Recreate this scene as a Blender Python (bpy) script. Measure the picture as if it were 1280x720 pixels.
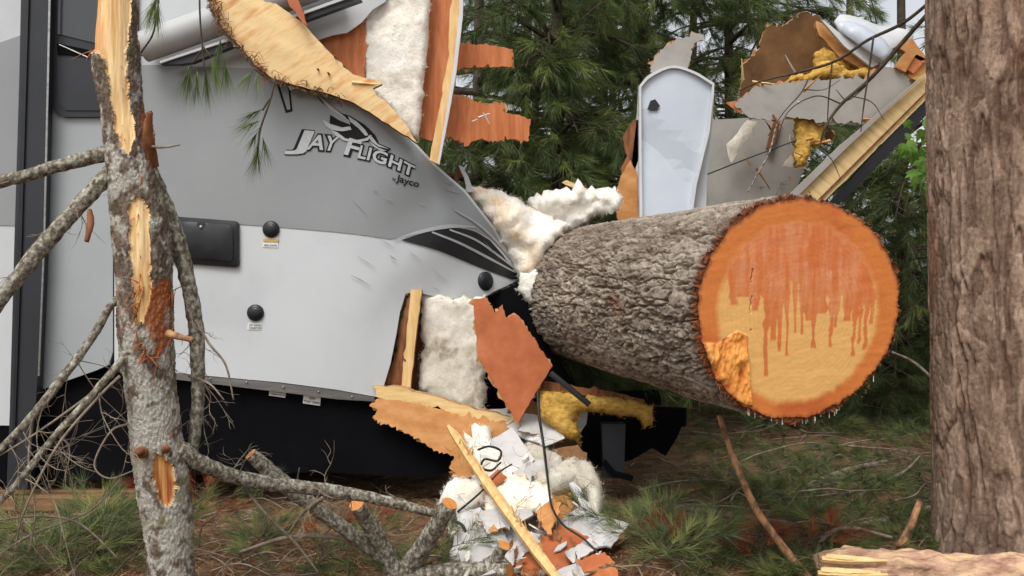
import bpy, math, random
import numpy as np
from mathutils import Vector, Matrix, noise as mnoise
from mathutils.geometry import delaunay_2d_cdt

for o in list(bpy.data.objects): bpy.data.objects.remove(o)
random.seed(7); RNG = np.random.default_rng(11)
SC = bpy.context.scene; COL = SC.collection
# ------------------------------------------------------------------ camera, sky, sun, exposure
S = 0.9333                       # design units -> metres (camera eye 1.4 m)
F = 1100.0                       # focal length in photo pixels (1280 wide)
EYE = 1.5
cam_d = bpy.data.cameras.new('camera'); cam = bpy.data.objects.new('camera', cam_d); COL.objects.link(cam)
cam_d.sensor_width = 36; cam_d.lens = 36*F/1280; cam_d.clip_start = .05; cam_d.clip_end = 3000
cam.location = (0, 0, EYE*S); cam.rotation_euler = (math.pi/2, 0, 0); SC.camera = cam
SUN_EL, SUN_AZ = 56, 205         # degrees; azimuth measured from +Y clockwise: behind the camera, a little left
w = bpy.data.worlds.new('World'); SC.world = w; w.use_nodes = True
nt = w.node_tree; bg = nt.nodes['Background']
sky = nt.nodes.new('ShaderNodeTexSky'); sky.sky_type = 'NISHITA'; sky.sun_disc = False
sky.sun_elevation = math.radians(SUN_EL); sky.sun_rotation = math.radians(SUN_AZ)
sky.air_density = 1.0; sky.dust_density = 4.0; sky.ozone_density = 1.0
hs = nt.nodes.new('ShaderNodeHueSaturation'); hs.inputs['Saturation'].default_value = .22; hs.inputs['Value'].default_value = 1.0
nt.links.new(sky.outputs[0], hs.inputs['Color']); nt.links.new(hs.outputs[0], bg.inputs[0]); bg.inputs[1].default_value = .15
sun_d = bpy.data.lights.new('sun', 'SUN'); sun_d.energy = 1.3; sun_d.angle = math.radians(25); sun_d.color = (1, .96, .9)
sun = bpy.data.objects.new('sun', sun_d); COL.objects.link(sun)
az, el = math.radians(SUN_AZ), math.radians(SUN_EL)
sdir = Vector((math.sin(az)*math.cos(el), math.cos(az)*math.cos(el), math.sin(el)))
sun.rotation_euler = sdir.to_track_quat('Z', 'Y').to_euler()
SC.view_settings.view_transform = 'Standard'; SC.view_settings.look = 'None'
SC.view_settings.exposure = .48; SC.view_settings.gamma = 1; SC.view_settings.use_curve_mapping = False

# ------------------------------------------------------------------ numpy noise
def _h(ix, iy, iz, k=0):
    h = (ix.astype(np.int64)*73856093) ^ (iy.astype(np.int64)*19349663) ^ (iz.astype(np.int64)*83492791) ^ (k*2654435)
    h = h & 0xffffffff
    h = ((h ^ (h >> 15))*2246822519) & 0xffffffff
    h = ((h ^ (h >> 13))*3266489917) & 0xffffffff
    return ((h ^ (h >> 16)) & 0xffffff)/float(0xffffff)
def vnoise(p, k=0):
    i = np.floor(p).astype(np.int64); f = p-i; f = f*f*(3-2*f); r = 0
    for a in (0, 1):
        for b in (0, 1):
            for c in (0, 1):
                wt = (f[:, 0] if a else 1-f[:, 0])*(f[:, 1] if b else 1-f[:, 1])*(f[:, 2] if c else 1-f[:, 2])
                r = r+wt*_h(i[:, 0]+a, i[:, 1]+b, i[:, 2]+c, k)
    return r*2-1
def fbm(p, o=4, k=0):
    r = 0; a = 1; t = 0
    for j in range(o):
        r = r+a*vnoise(p*(2.03**j)+j*17.3, k+j); t += a; a *= .5
    return r/t
def worley(p, k=0):
    i = np.floor(p).astype(np.int64); f1 = np.full(len(p), 9.); f2 = np.full(len(p), 9.); cid = np.zeros(len(p))
    for a in (-1, 0, 1):
        for b in (-1, 0, 1):
            for c in (-1, 0, 1):
                x, y, z = i[:, 0]+a, i[:, 1]+b, i[:, 2]+c
                q = np.stack([x+_h(x, y, z, k), y+_h(x, y, z, k+1), z+_h(x, y, z, k+2)], 1)
                d = np.sqrt(((q-p)**2).sum(1)); m = d < f1
                f2 = np.where(m, f1, np.minimum(f2, d)); cid = np.where(m, _h(x, y, z, k+3), cid); f1 = np.where(m, d, f1)
    return f1, f2, cid
def sstep(a, b, x):
    t = np.clip((x-a)/(b-a), 0, 1); return t*t*(3-2*t)
def mix(a, b, t):
    a, b = np.asarray(a, float), np.asarray(b, float); t = np.asarray(t)[:, None]; return a*(1-t)+b*t
def lin(r, g, b, k=1.0):         # 8-bit display colour -> linear
    f = lambda c: (c/255/12.92 if c/255 <= .04045 else ((c/255+.055)/1.055)**2.4)*k
    return (f(r), f(g), f(b))

# ------------------------------------------------------------------ pixel -> place
def P(px, py, Y): return np.array(((px-640)/F*Y, Y, EYE-(py-360)/F*Y))*S
def gh(x, y):
    p = np.stack([np.atleast_1d(x)*.9, np.atleast_1d(y)*.9, np.zeros_like(np.atleast_1d(x), float)], 1).astype(float)
    return fbm(p, 3, 5)*.035
def G(px, py, up=0):
    Y = EYE*F/(py-360); p = P(px, py, Y); p[2] = gh(p[0], p[1])[0]+up; return p
def proj(V):                     # world -> photo pixel
    return 640+V[:, 0]/V[:, 1]*F, 360-(V[:, 2]-EYE*S)/V[:, 1]*F

# ------------------------------------------------------------------ objects
WO = {}
def thing(name, label, cat, loc, group=None):
    o = bpy.data.objects.new(name, None); COL.objects.link(o); o.empty_display_size = .1
    o.location = tuple(float(v) for v in loc); WO[o.name] = np.array(loc, float)
    o['label'] = label; o['category'] = cat
    if group: o['group'] = group
    return o
def mk(name, V, Fc, mat, parent=None, col=None, smooth=False, label=None, cat=None, group=None, kind=None, midx=None, mats=None):
    V = np.asarray(V, float)
    org = WO[parent.name] if parent is not None else np.array([V[:, 0].mean(), V[:, 1].mean(), V[:, 2].min()])
    me = bpy.data.meshes.new(name)
    if isinstance(Fc, np.ndarray):
        k = Fc.shape[1]; lt = np.full(len(Fc), k, np.int32); fl = Fc.ravel().astype(np.int32)
    else:
        lt = np.array([len(f) for f in Fc], np.int32); fl = np.array([i for f in Fc for i in f], np.int32)
    me.vertices.add(len(V)); me.vertices.foreach_set('co', (V-org).astype(np.float32).ravel())
    me.loops.add(len(fl)); me.loops.foreach_set('vertex_index', fl)
    me.polygons.add(len(lt)); ls = np.zeros(len(lt), np.int32); ls[1:] = np.cumsum(lt)[:-1]
    me.polygons.foreach_set('loop_start', ls); me.polygons.foreach_set('loop_total', lt)
    me.polygons.foreach_set('use_smooth', np.full(len(lt), bool(smooth)))
    for m in (mats or [mat]): me.materials.append(m)
    if midx is not None: me.polygons.foreach_set('material_index', np.asarray(midx, np.int32))
    me.update(calc_edges=True); me.validate()
    if col is not None:
        a = me.color_attributes.new('Col', 'FLOAT_COLOR', 'POINT'); c = np.ones((len(V), 4), np.float32); c[:, :3] = col
        a.data.foreach_set('color', c.ravel())
    o = bpy.data.objects.new(name, me); COL.objects.link(o)
    if parent is not None: o.parent = parent
    else: o.location = tuple(org)
    WO[o.name] = org
    for kx, v in (('label', label), ('category', cat), ('group', group), ('kind', kind)):
        if v: o[kx] = v
    return o
def join(parts):                 # [(V,F)...] -> V, list faces
    Vs, Fs, n = [], [], 0
    for V, Fc in parts:
        Vs.append(np.asarray(V, float)); Fs += [[i+n for i in f] for f in Fc]; n += len(V)
    return np.concatenate(Vs), Fs
def box(c, s, rz=0, ry=0, bev=.0):
    c = np.array(c, float); h = np.array(s)/2
    b = min(bev, h.min()*.6) if bev else 0
    if not b:
        V = np.array([(x, y, z) for x in (-1, 1) for y in (-1, 1) for z in (-1, 1)], float)*h
        Fc = [[0, 1, 3, 2], [4, 6, 7, 5], [0, 4, 5, 1], [2, 3, 7, 6], [0, 2, 6, 4], [1, 5, 7, 3]]
    else:
        V = []; idx = {}
        for x in (-1, 1):
            for y in (-1, 1):
                for z in (-1, 1):
                    for ax in range(3):
                        q = np.array([x, y, z])*(h-b); q[ax] += (x, y, z)[ax]*b; idx[(x, y, z, ax)] = len(V); V.append(q)
        V = np.array(V); Fc = []
        for ax in range(3):
            u, v = [(1, 2), (2, 0), (0, 1)][ax]
            for s_ in (-1, 1):
                f = []
                for a, bb in ((-1, -1), (1, -1), (1, 1), (-1, 1)):
                    k = [0, 0, 0]; k[ax] = s_; k[u] = a; k[v] = bb; f.append(idx[(*k, ax)])
                Fc.append(f if s_ > 0 else f[::-1])
                for t in (-1, 1):
                    k1 = [0, 0, 0]; k1[ax] = s_; k1[u] = t; k2 = list(k1); k1[v] = -1; k2[v] = 1
                    f = [idx[(*k1, ax)], idx[(*k2, ax)], idx[(*k2, u)], idx[(*k1, u)]]
                    if s_ > 0 or True: 
                        if ax < u or True:
                            Fc.append(f)
        seen = set(); F2 = []
        for f in Fc:
            k = tuple(sorted(f))
            if k not in seen: seen.add(k); F2.append(f)
        Fc = F2
        for x in (-1, 1):
            for y in (-1, 1):
                for z in (-1, 1): Fc.append([idx[(x, y, z, 0)], idx[(x, y, z, 1)], idx[(x, y, z, 2)]])
    M = np.array(Matrix.Rotation(rz, 3, 'Z') @ Matrix.Rotation(ry, 3, 'Y'))
    return V @ M.T+c, Fc
def cr(pts, n):                  # catmull-rom through rows, n samples per span
    p = np.asarray(pts, float)
    if len(p) == 2: t = np.linspace(0, 1, n+1)[:, None]; return p[0]*(1-t)+p[1]*t
    q = np.concatenate([[2*p[0]-p[1]], p, [2*p[-1]-p[-2]]]); out = []
    for i in range(len(p)-1):
        a, b, c, d = q[i:i+4]
        for t in np.arange(n)/n:
            out.append(.5*(2*b+(c-a)*t+(2*a-5*b+4*c-d)*t*t+(3*b-a-3*c+d)*t**3))
    out.append(p[-1]); return np.array(out)
def frames(p):
    T = np.gradient(p, axis=0); T /= np.linalg.norm(T, axis=1)[:, None]+1e-9
    n = np.cross(T[0], (0, 0, 1)) if abs(T[0][2]) < .9 else np.cross(T[0], (0, 1, 0))
    n = n/np.linalg.norm(n); N = [n]
    for i in range(1, len(p)):
        n = n-T[i]*np.dot(n, T[i]); n = n/(np.linalg.norm(n)+1e-9); N.append(n)
    N = np.array(N); return T, N, np.cross(T, N)
def tube(pts, rad, sides=7, n=4, rough=0, rs=30, k=0, caps=True):
    d = cr(np.column_stack([pts, rad]), n); p, r = d[:, :3], np.maximum(d[:, 3], .0004)
    T, N, B = frames(p); a = np.linspace(0, 2*math.pi, sides, endpoint=False)
    ring = np.cos(a)[None, :, None]*N[:, None]+np.sin(a)[None, :, None]*B[:, None]
    R = np.repeat(r[:, None], sides, 1)
    if rough:
        q = (p[:, None]+ring*R[..., None]).reshape(-1, 3)*rs; R = R*(1+rough*fbm(q, 3, k).reshape(R.shape))
    V = (p[:, None]+ring*R[..., None]).reshape(-1, 3); m = len(p)
    i, j = np.meshgrid(np.arange(m-1), np.arange(sides), indexing='ij'); j2 = (j+1) % sides
    Fc = np.stack([i*sides+j, i*sides+j2, (i+1)*sides+j2, (i+1)*sides+j], -1).reshape(-1, 4).tolist()
    if caps: Fc.append(list(range(sides))[::-1]); Fc.append([(m-1)*sides+q for q in range(sides)])
    return V, Fc
def tpx(L): # [(px,py,Y,rpx)] -> points, radii
    return np.array([P(a, b, c) for a, b, c, d in L]), np.array([d*c*S/F for a, b, c, d in L])
def inpoly(x, y, poly):
    x = np.asarray(x); y = np.asarray(y); r = np.zeros(x.shape, bool); n = len(poly)
    for i in range(n):
        x1, y1 = poly[i]; x2, y2 = poly[(i+1) % n]
        c = ((y1 > y) != (y2 > y)) & (x < (x2-x1)*(y-y1)/((y2-y1) if y2 != y1 else 1e-9)+x1); r ^= c
    return r
def edist(x, y, poly):
    d = np.full(len(x), 1e9); n = len(poly)
    for i in range(n):
        a = np.array(poly[i], float); b = np.array(poly[(i+1) % n], float); ab = b-a
        t = np.clip(((x-a[0])*ab[0]+(y-a[1])*ab[1])/(ab@ab+1e-9), 0, 1)
        d = np.minimum(d, np.hypot(x-a[0]-t*ab[0], y-a[1]-t*ab[1]))
    return d
def lp(Y0, x0, y0, dx=0., dy=0.): return lambda x, y: Y0+(x-x0)*dx+(y-y0)*dy
def cdt(out, sp, rng):
    out = [tuple(p) for p in out]; xs = [p[0] for p in out]; ys = [p[1] for p in out]
    gx, gy = np.meshgrid(np.arange(min(xs)+sp*.5, max(xs), sp), np.arange(min(ys)+sp*.5, max(ys), sp))
    gx = gx.ravel()+rng.uniform(-.25, .25, gx.size)*sp; gy = gy.ravel()+rng.uniform(-.25, .25, gy.size)*sp
    if len(gx):
        m = inpoly(gx, gy, out); gx, gy = gx[m], gy[m]
        if len(gx): m = edist(gx, gy, out) > sp*.45; gx, gy = gx[m], gy[m]
    vs = [Vector(p) for p in out]+[Vector((float(a), float(b))) for a, b in zip(gx, gy)]
    n = len(out)
    r = delaunay_2d_cdt(vs, [(i, (i+1) % n) for i in range(n)], [], 1, 1e-4)
    v = np.array([(q.x, q.y) for q in r[0]]); f = [list(q) for q in r[2]]
    c = np.array([v[q].mean(0) for q in f]); keep = inpoly(c[:, 0], c[:, 1], out)
    return v, [q for q, kk in zip(f, keep) if kk]
def jagged(out, amp, step, rng, edges=None):
    res = []; n = len(out)
    for i in range(n):
        a = np.array(out[i], float); b = np.array(out[(i+1) % n], float); L = np.hypot(*(b-a)); m = max(1, int(L/step))
        nn = np.array([-(b-a)[1], (b-a)[0]])/(L+1e-9); J = amp if (edges is None or i in edges) else 0
        for t in range(m):
            q = a+(b-a)*(t/m)
            if J and t: q = q+nn*rng.normal(0, J)*(2.6 if rng.uniform() < .13 else .8)+(b-a)/m*rng.uniform(-.35, .35)
            res.append(tuple(q))
    return res
_sid = [100]
def sheet(name, out, Y, th, mat, parent=None, fuzz=0, ply2=0, sp=14, jag=0, jstep=7, jedges=None, puff=0, pw=20, nz=0, ns=9, emat=None, smooth=None, nrm=None, curl=None, **kw):
    _sid[0] += 1; rng = np.random.default_rng(_sid[0])
    Yf = Y if callable(Y) else (lambda x, y: np.full(np.shape(x), float(Y)))
    o2 = jagged(out, jag, jstep if jag else max(sp, 6), rng, jedges)
    v, f = cdt(o2, sp, rng); x, y = v[:, 0], v[:, 1]
    yy = np.asarray(Yf(x, y), float)*np.ones(len(x)); Fr = np.stack([(x-640)/F*yy, yy, EYE-(y-360)/F*yy], 1)*S
    if nrm is None:
        cx, cy = x.mean(), y.mean(); g = lambda a, b: P(a, b, float(np.asarray(Yf(np.array([a]), np.array([b]))).ravel()[0]))
        nn = np.cross(g(cx+2, cy)-g(cx-2, cy), g(cx, cy-2)-g(cx, cy+2)); nn = nn/np.linalg.norm(nn)
        if nn[1] < 0: nn = -nn
    else: nn = np.array(nrm, float)
    e = edist(x, y, o2); Bk = Fr+nn*th
    if puff or nz:
        prof = np.sqrt(1-(1-np.clip(e/pw, 0, 1))**2)
        amp = puff*prof*(1+.0*x)
        if nz: amp = amp+nz*(.7*fbm(Fr*ns, 4, _sid[0])+.5*(.28-np.abs(fbm(Fr*ns*1.7+5, 3, _sid[0]+2)))+.22*fbm(Fr*ns*5, 3, _sid[0]+1))*(.3+.7*prof)
        Fr = Fr-nn*amp[:, None]
    if curl is not None: d = curl(x, y)[:, None]*nn; Fr = Fr+d; Bk = Bk+d
    n = len(v); V = np.concatenate([Fr, Bk]); cnt = {}
    f2 = []
    for q in f:                  # orient faces so the front looks at the camera
        a, b, c = Fr[q[0]], Fr[q[1]], Fr[q[2]]
        f2.append(q if np.dot(np.cross(b-a, c-a), nn) < 0 else q[::-1])
    for q in f2:
        for i in range(len(q)): cnt[(q[i], q[(i+1) % len(q)])] = 1
    be = [(a, b) for (a, b) in cnt if (b, a) not in cnt]; sm_ = (puff > 0 if smooth is None else smooth)
    if sm_ and not (puff > .02):
        ext = sorted({a for e_ in be for a in e_}); mp_ = {a: 2*n+i for i, a in enumerate(ext)}; ne = len(ext)
        V = np.concatenate([V, Fr[ext], Bk[ext]]); sides = [[mp_[b], mp_[a], mp_[a]+ne, mp_[b]+ne] for a, b in be]
    else: sides = [[b, a, a+n, b+n] for a, b in be]
    Fc = f2+[[i+n for i in q[::-1]] for q in f2]+sides
    mid = [0]*(2*len(f2))+[1 if emat else 0]*len(sides)
    ob = mk(name, V, Fc, mat, parent, mats=[mat, emat] if emat else None, midx=mid if emat else None, smooth=(puff > 0 if smooth is None else smooth), **kw)
    if ply2:                     # torn veneer layer behind the face sheet
        sheet('veneer_layer', [tuple(np.array(p)+rng.normal(0, ply2, 2)) for p in out], (lambda x, y: Yf(x, y)+(th+.004)/S), .006, mt['veneer'], ob, sp=16, jag=max(jag, 1)*1.5, jstep=4)
    if fuzz:
        rim = np.where(e < 3)[0]; ii = np.concatenate([rng.integers(0, n, fuzz), rng.choice(rim, fuzz)]) if len(rim) else rng.integers(0, n, fuzz)
        p0 = Fr[ii]+rng.normal(0, .006, (len(ii), 3)); dv = unit(rng.normal(0, 1, (len(ii), 3))-nn*.7)*rng.uniform(.008, .03, len(ii))[:, None]
        sd = np.cross(dv, rng.normal(0, 1, (len(ii), 3))); sd = unit(sd)*.0011
        mk('fibres', np.stack([p0-sd, p0+sd, p0+dv], 1).reshape(-1, 3), np.arange(3*len(ii)).reshape(-1, 3), mat, ob, kind='stuff')
    return ob
def unit(v): return v/(np.linalg.norm(v, axis=-1, keepdims=True)+1e-9)

# ------------------------------------------------------------------ materials
def M(name, cols, scale=6, stretch=(1, 1, 1), rough=.7, bump=0, bs=None, detail=6, spec=.3, metal=0, attr=False, dist=0, av=.25, pos=None, trans=0, coat=0, broot=.01, rot=(0, 0, 0)):
    m = bpy.data.materials.new(name); m.use_nodes = True; n = m.node_tree.nodes; l = m.node_tree.links
    b = n['Principled BSDF']; b.inputs['Roughness'].default_value = rough; b.inputs['Metallic'].default_value = metal
    b.inputs['Specular IOR Level'].default_value = spec
    if coat: b.inputs['Coat Weight'].default_value = coat; b.inputs['Coat Roughness'].default_value = .12
    tc = n.new('ShaderNodeTexCoord'); mp = n.new('ShaderNodeMapping'); mp.inputs['Scale'].default_value = stretch
    if any(rot):
        m0 = n.new('ShaderNodeMapping'); m0.inputs['Rotation'].default_value = rot; l.new(tc.outputs['Object'], m0.inputs[0]); tc = m0
    l.new(tc.outputs[0] if any(rot) else tc.outputs['Object'], mp.inputs[0])
    nz = n.new('ShaderNodeTexNoise'); nz.inputs['Scale'].default_value = scale; nz.inputs['Detail'].default_value = detail
    nz.inputs['Roughness'].default_value = .62; nz.inputs['Distortion'].default_value = dist; l.new(mp.outputs[0], nz.inputs['Vector'])
    if attr:
        at = n.new('ShaderNodeAttribute'); at.attribute_name = 'Col'
        mr = n.new('ShaderNodeMapRange'); mr.inputs['From Min'].default_value = .25; mr.inputs['From Max'].default_value = .75
        mr.inputs['To Min'].default_value = 1-av; mr.inputs['To Max'].default_value = 1+av; l.new(nz.outputs[0], mr.inputs[0])
        mx = n.new('ShaderNodeVectorMath'); mx.operation = 'SCALE'; l.new(at.outputs['Color'], mx.inputs[0]); l.new(mr.outputs[0], mx.inputs['Scale'])
        co = mx.outputs[0]
    else:
        rp = n.new('ShaderNodeValToRGB'); k = len(cols); e = rp.color_ramp.elements
        ps = pos or [.3+.4*i/max(1, k-1) for i in range(k)]
        while len(e) < k: e.new(.5)
        for i in range(k): e[i].position = ps[i]; e[i].color = (*cols[i][:3], 1)
        l.new(nz.outputs[0], rp.inputs[0]); co = rp.outputs[0]
    l.new(co, b.inputs['Base Color'])
    if bump:
        n2 = n.new('ShaderNodeTexNoise'); n2.inputs['Scale'].default_value = bs or scale*3; n2.inputs['Detail'].default_value = 8; n2.inputs['Roughness'].default_value = .65
        l.new(mp.outputs[0], n2.inputs['Vector']); bp = n.new('ShaderNodeBump'); bp.inputs['Strength'].default_value = bump; bp.inputs['Distance'].default_value = broot
        l.new(n2.outputs[0], bp.inputs['Height']); l.new(bp.outputs[0], b.inputs['Normal'])
    if trans:
        tr = n.new('ShaderNodeBsdfTranslucent'); l.new(co, tr.inputs[0]); ms = n.new('ShaderNodeMixShader'); ms.inputs[0].default_value = trans
        l.new(b.outputs[0], ms.inputs[1]); l.new(tr.outputs[0], ms.inputs[2]); l.new(ms.outputs[0], n['Material Output'].inputs[0])
    return m
mt = {}
mt['white'] = M('white_gelcoat', [lin(174, 178, 180), lin(186, 190, 192), lin(190, 194, 196)], 1.3, rough=.3, spec=.4, bump=.05, bs=3, broot=.02)
mt['grey'] = M('grey_vinyl', [lin(129, 133, 134), lin(139, 142, 143)], 1.1, rough=.22, spec=.4, bump=.05, bs=3, broot=.02)
mt['greylt'] = M('pale_grey_panel', [lin(146, 151, 153), lin(156, 161, 163)], 1.1, rough=.3, spec=.4)
mt['black'] = M('black_plastic', [(.008, .009, .011), (.014, .015, .018)], 8, rough=.38, spec=.4, bump=.1, bs=60, broot=.002)
mt['trim'] = M('charcoal_trim', [lin(40, 42, 47), lin(48, 50, 55)], 2, rough=.4)
mt['under'] = M('underbelly_and_shade_black', [(.003, .003, .004), (.006, .006, .007)], 3, rough=.85, spec=.04)  # black for underside parts and for sheets standing in for shade
mt['decalblack'] = M('black_decal', [(.012, .013, .015), (.02, .021, .023)], 4, rough=.3)
mt['decalline'] = M('silver_decal', [lin(150, 152, 153), lin(165, 167, 168)], 5, rough=.3)
mt['letter'] = M('silver_letter', [lin(165, 167, 168), lin(178, 180, 181)], 30, rough=.35)
mt['decaldark'] = M('dark_outline', [(.010, .011, .012), (.016, .017, .018)], 5, rough=.6, spec=.1)
mt['scuffd'] = M('scuff_grey', [lin(96, 94, 90), lin(120, 118, 112)], 30, rough=.7)
mt['metal'] = M('dull_metal', [lin(120, 120, 118), lin(160, 160, 158)], 4, (1, 1, 8), rough=.32, metal=.8, spec=.5)
mt['glass'] = M('dark_window', [(.03, .033, .038), (.04, .043, .048)], 1.5, rough=.12, spec=.5)
mt['sticker'] = M('sticker', [lin(205, 205, 200), lin(220, 220, 215)], 30, rough=.5)
mt['stickery'] = M('sticker_amber', [lin(180, 140, 70), lin(200, 165, 95)], 30, rough=.5)
mt['ply'] = M('orange_plywood', [lin(166, 92, 50), lin(188, 112, 66), lin(200, 130, 86)], 4, (7, 3, 1), rough=.62, bump=.15, bs=14, broot=.003)
mt['veneer'] = M('torn_veneer', [lin(120, 80, 50), lin(178, 132, 88), lin(200, 158, 112)], 12, (3, 3, 1), rough=.85, bump=.3, bs=40)
mt['plyd'] = M('rust_panel', [lin(156, 84, 48), lin(172, 97, 58), lin(184, 112, 74)], 7, rough=.55, bump=.12, bs=30, broot=.003)
mt['osb'] = M('tan_board', [lin(168, 112, 62), lin(188, 132, 78), lin(200, 150, 100)], 7, (1, 1, 2), rough=.75, bump=.2, bs=30, broot=.004)
mt['edge'] = M('raw_ply_edge', [lin(120, 78, 48), lin(205, 165, 115)], 60, rough=.85)
mt['browntorn'] = M('brown_torn_wood', [lin(74, 44, 28), lin(120, 76, 48), lin(150, 100, 64)], 8, (3, 3, .6), rough=.85, bump=.5, bs=18)
mt['lumber'] = M('pale_lumber', [lin(190, 148, 92), lin(214, 176, 118), lin(226, 196, 144)], 5, (6, 6, 1), rough=.7, bump=.15, bs=12, broot=.004)
mt['lumberx'] = M('pale_lumber_length', [lin(196, 158, 100), lin(222, 188, 130), lin(230, 204, 152)], 5, (1, 6, 6), rough=.7, bump=.15, bs=12, broot=.004)
mt['split'] = M('fresh_split_wood', [lin(200, 132, 78), lin(224, 178, 122), lin(232, 204, 152), lin(228, 192, 138), lin(212, 152, 98)], 3.0, (.8, 4, 5), rough=.75, bump=.35, bs=9, dist=.3, broot=.008, rot=(0, .6, 0), pos=[.28, .4, .5, .6, .72])
mt['lumberd'] = M('pale_rail', [lin(200, 164, 108), lin(220, 190, 136), lin(226, 200, 150)], 4, (.7, 5, 6), rough=.7, bump=.15, bs=12, broot=.004, rot=(0, -.67, 0))
mt['insul'] = M('white_insulation', [lin(188, 176, 154), lin(224, 218, 205), lin(238, 235, 226)], 4.5, rough=.95, bump=.6, bs=42, spec=.1, pos=[.25, .45, .6], broot=.012)
mt['insulw'] = M('clean_insulation', [lin(226, 220, 205), lin(244, 242, 236)], 6, rough=.95, bump=.6, bs=42, spec=.1, broot=.012)
mt['insuld'] = M('dirty_insulation', [lin(136, 122, 100), lin(206, 199, 184), lin(222, 217, 205)], 3.4, (1.4, 1, 1), rough=.95, bump=.7, bs=30, spec=.1, pos=[.3, .42, .7], broot=.012)
mt['insulp'] = M('peach_insulation', [lin(226, 198, 162), lin(240, 230, 212), lin(246, 243, 235)], 5, rough=.95, bump=.7, bs=36, spec=.1, pos=[.3, .48, .62], broot=.012)
mt['insulg'] = M('greyed_insulation', [lin(124, 108, 86), lin(182, 174, 158), lin(200, 195, 183)], 7, rough=.95, bump=.7, bs=36, spec=.1, pos=[.3, .42, .62], broot=.012)
mt['foam'] = M('yellow_insulation', [lin(160, 116, 46), lin(198, 158, 78), lin(212, 178, 104)], 26, (1, 1, 2), rough=.95, bump=.7, bs=36, spec=.1, broot=.012)
mt['panelw'] = M('white_panel', [lin(168, 164, 160), lin(190, 188, 186), lin(200, 199, 198)], 5, rough=.45, bump=.08, bs=8)
mt['panelg'] = M('grey_wall_panel', [lin(142, 138, 131), lin(156, 152, 146), lin(162, 158, 152)], 5, rough=.6)
mt['dome'] = M('blue_white_dome', [lin(178, 186, 198), lin(194, 201, 210)], 1.6, rough=.22, spec=.5)
mt['fibre'] = M('white_fibreglass', [lin(186, 188, 190), lin(204, 206, 208)], 4, rough=.4)
mt['brown'] = M('brown_board', [lin(82, 58, 38), lin(124, 90, 58), lin(150, 112, 74)], 2.6, rough=.8, bump=.2, bs=16)
mt['wire'] = M('black_wire', [(.01, .01, .01), (.02, .02, .02)], 20, rough=.45)
mt['red'] = M('red_plastic', [lin(150, 22, 24), lin(170, 30, 30)], 10, rough=.4)
mt['awning'] = M('awning_fabric', [lin(158, 160, 160), lin(178, 180, 180)], 2, rough=.45)
mt['logbark'] = M('furrowed_bark', None, 34, (1, .45, 1), rough=.92, bump=.8, bs=60, spec=.12, attr=True, av=.4, broot=.006)
mt['cut'] = M('cut_face', None, 40, (1, 1, 2), rough=.55, bump=.15, bs=60, spec=.3, attr=True, av=.10, broot=.003)
mt['trunkbark'] = M('plated_bark', None, 60, (1, 1, .6), rough=.92, bump=.9, bs=80, spec=.12, attr=True, av=.5, broot=.008)
mt['needle'] = M('pine_needles', None, 3, rough=.5, spec=.35, attr=True, av=.12, trans=.25)
mt['leaf'] = M('green_leaf', [lin(88, 130, 48), lin(128, 168, 70)], 9, rough=.5, trans=.35)
mt['twig'] = M('dark_twig', [lin(50, 42, 34), lin(86, 74, 60)], 16, rough=.9, bump=.4, bs=60)
mt['lichen'] = M('lichen_bark', [lin(80, 72, 62), lin(116, 108, 95), lin(150, 147, 134), lin(182, 181, 168)], 55, (1, 1, .8), rough=.95, bump=.9, bs=60, pos=[.36, .48, .56, .68], spec=.1)
mt['snagbark'] = M('grey_lichen_bark', None, 95, rough=.95, bump=.9, bs=75, spec=.1, attr=True, av=.4)
mt['rawwood'] = M('raw_wood', None, 10, (8, 8, .8), rough=.7, bump=.35, bs=14, attr=True, av=.15)
mt['cutend'] = M('orange_cut_end', [lin(178, 108, 50), lin(206, 146, 84)], 60, rough=.6)
mt['stick'] = M('grey_stick', [lin(82, 72, 61), lin(122, 110, 95), lin(152, 140, 122)], 18, rough=.9, bump=.4, bs=50)
mt['peeled'] = M('peeled_stick', [lin(72, 52, 38), lin(120, 88, 62), lin(172, 128, 90), lin(188, 146, 106)], 24, (1, 1, .5), rough=.8, bump=.4, bs=40)
mt['rottenlog'] = M('pink_grey_split_log', [lin(120, 90, 74), lin(176, 138, 116), lin(206, 172, 140), lin(222, 190, 120)], 5, (1, 3, 3), rough=.85, bump=.8, bs=16, dist=.5, broot=.02)
mt['ground'] = M('needle_litter_ground', [lin(62, 48, 37), lin(96, 76, 58), lin(124, 100, 78), lin(96, 82, 62)], 7, rough=.95, bump=1, bs=40, spec=.1, broot=.02)
mt['litter'] = M('dead_needles', None, 3, rough=.8, spec=.15, attr=True, av=.1)
mt['oldwood'] = M('weathered_timber', [lin(86, 62, 40), lin(124, 92, 62), lin(146, 112, 78)], 4, (1, 8, 8), rough=.85, bump=.4, bs=14)
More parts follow.
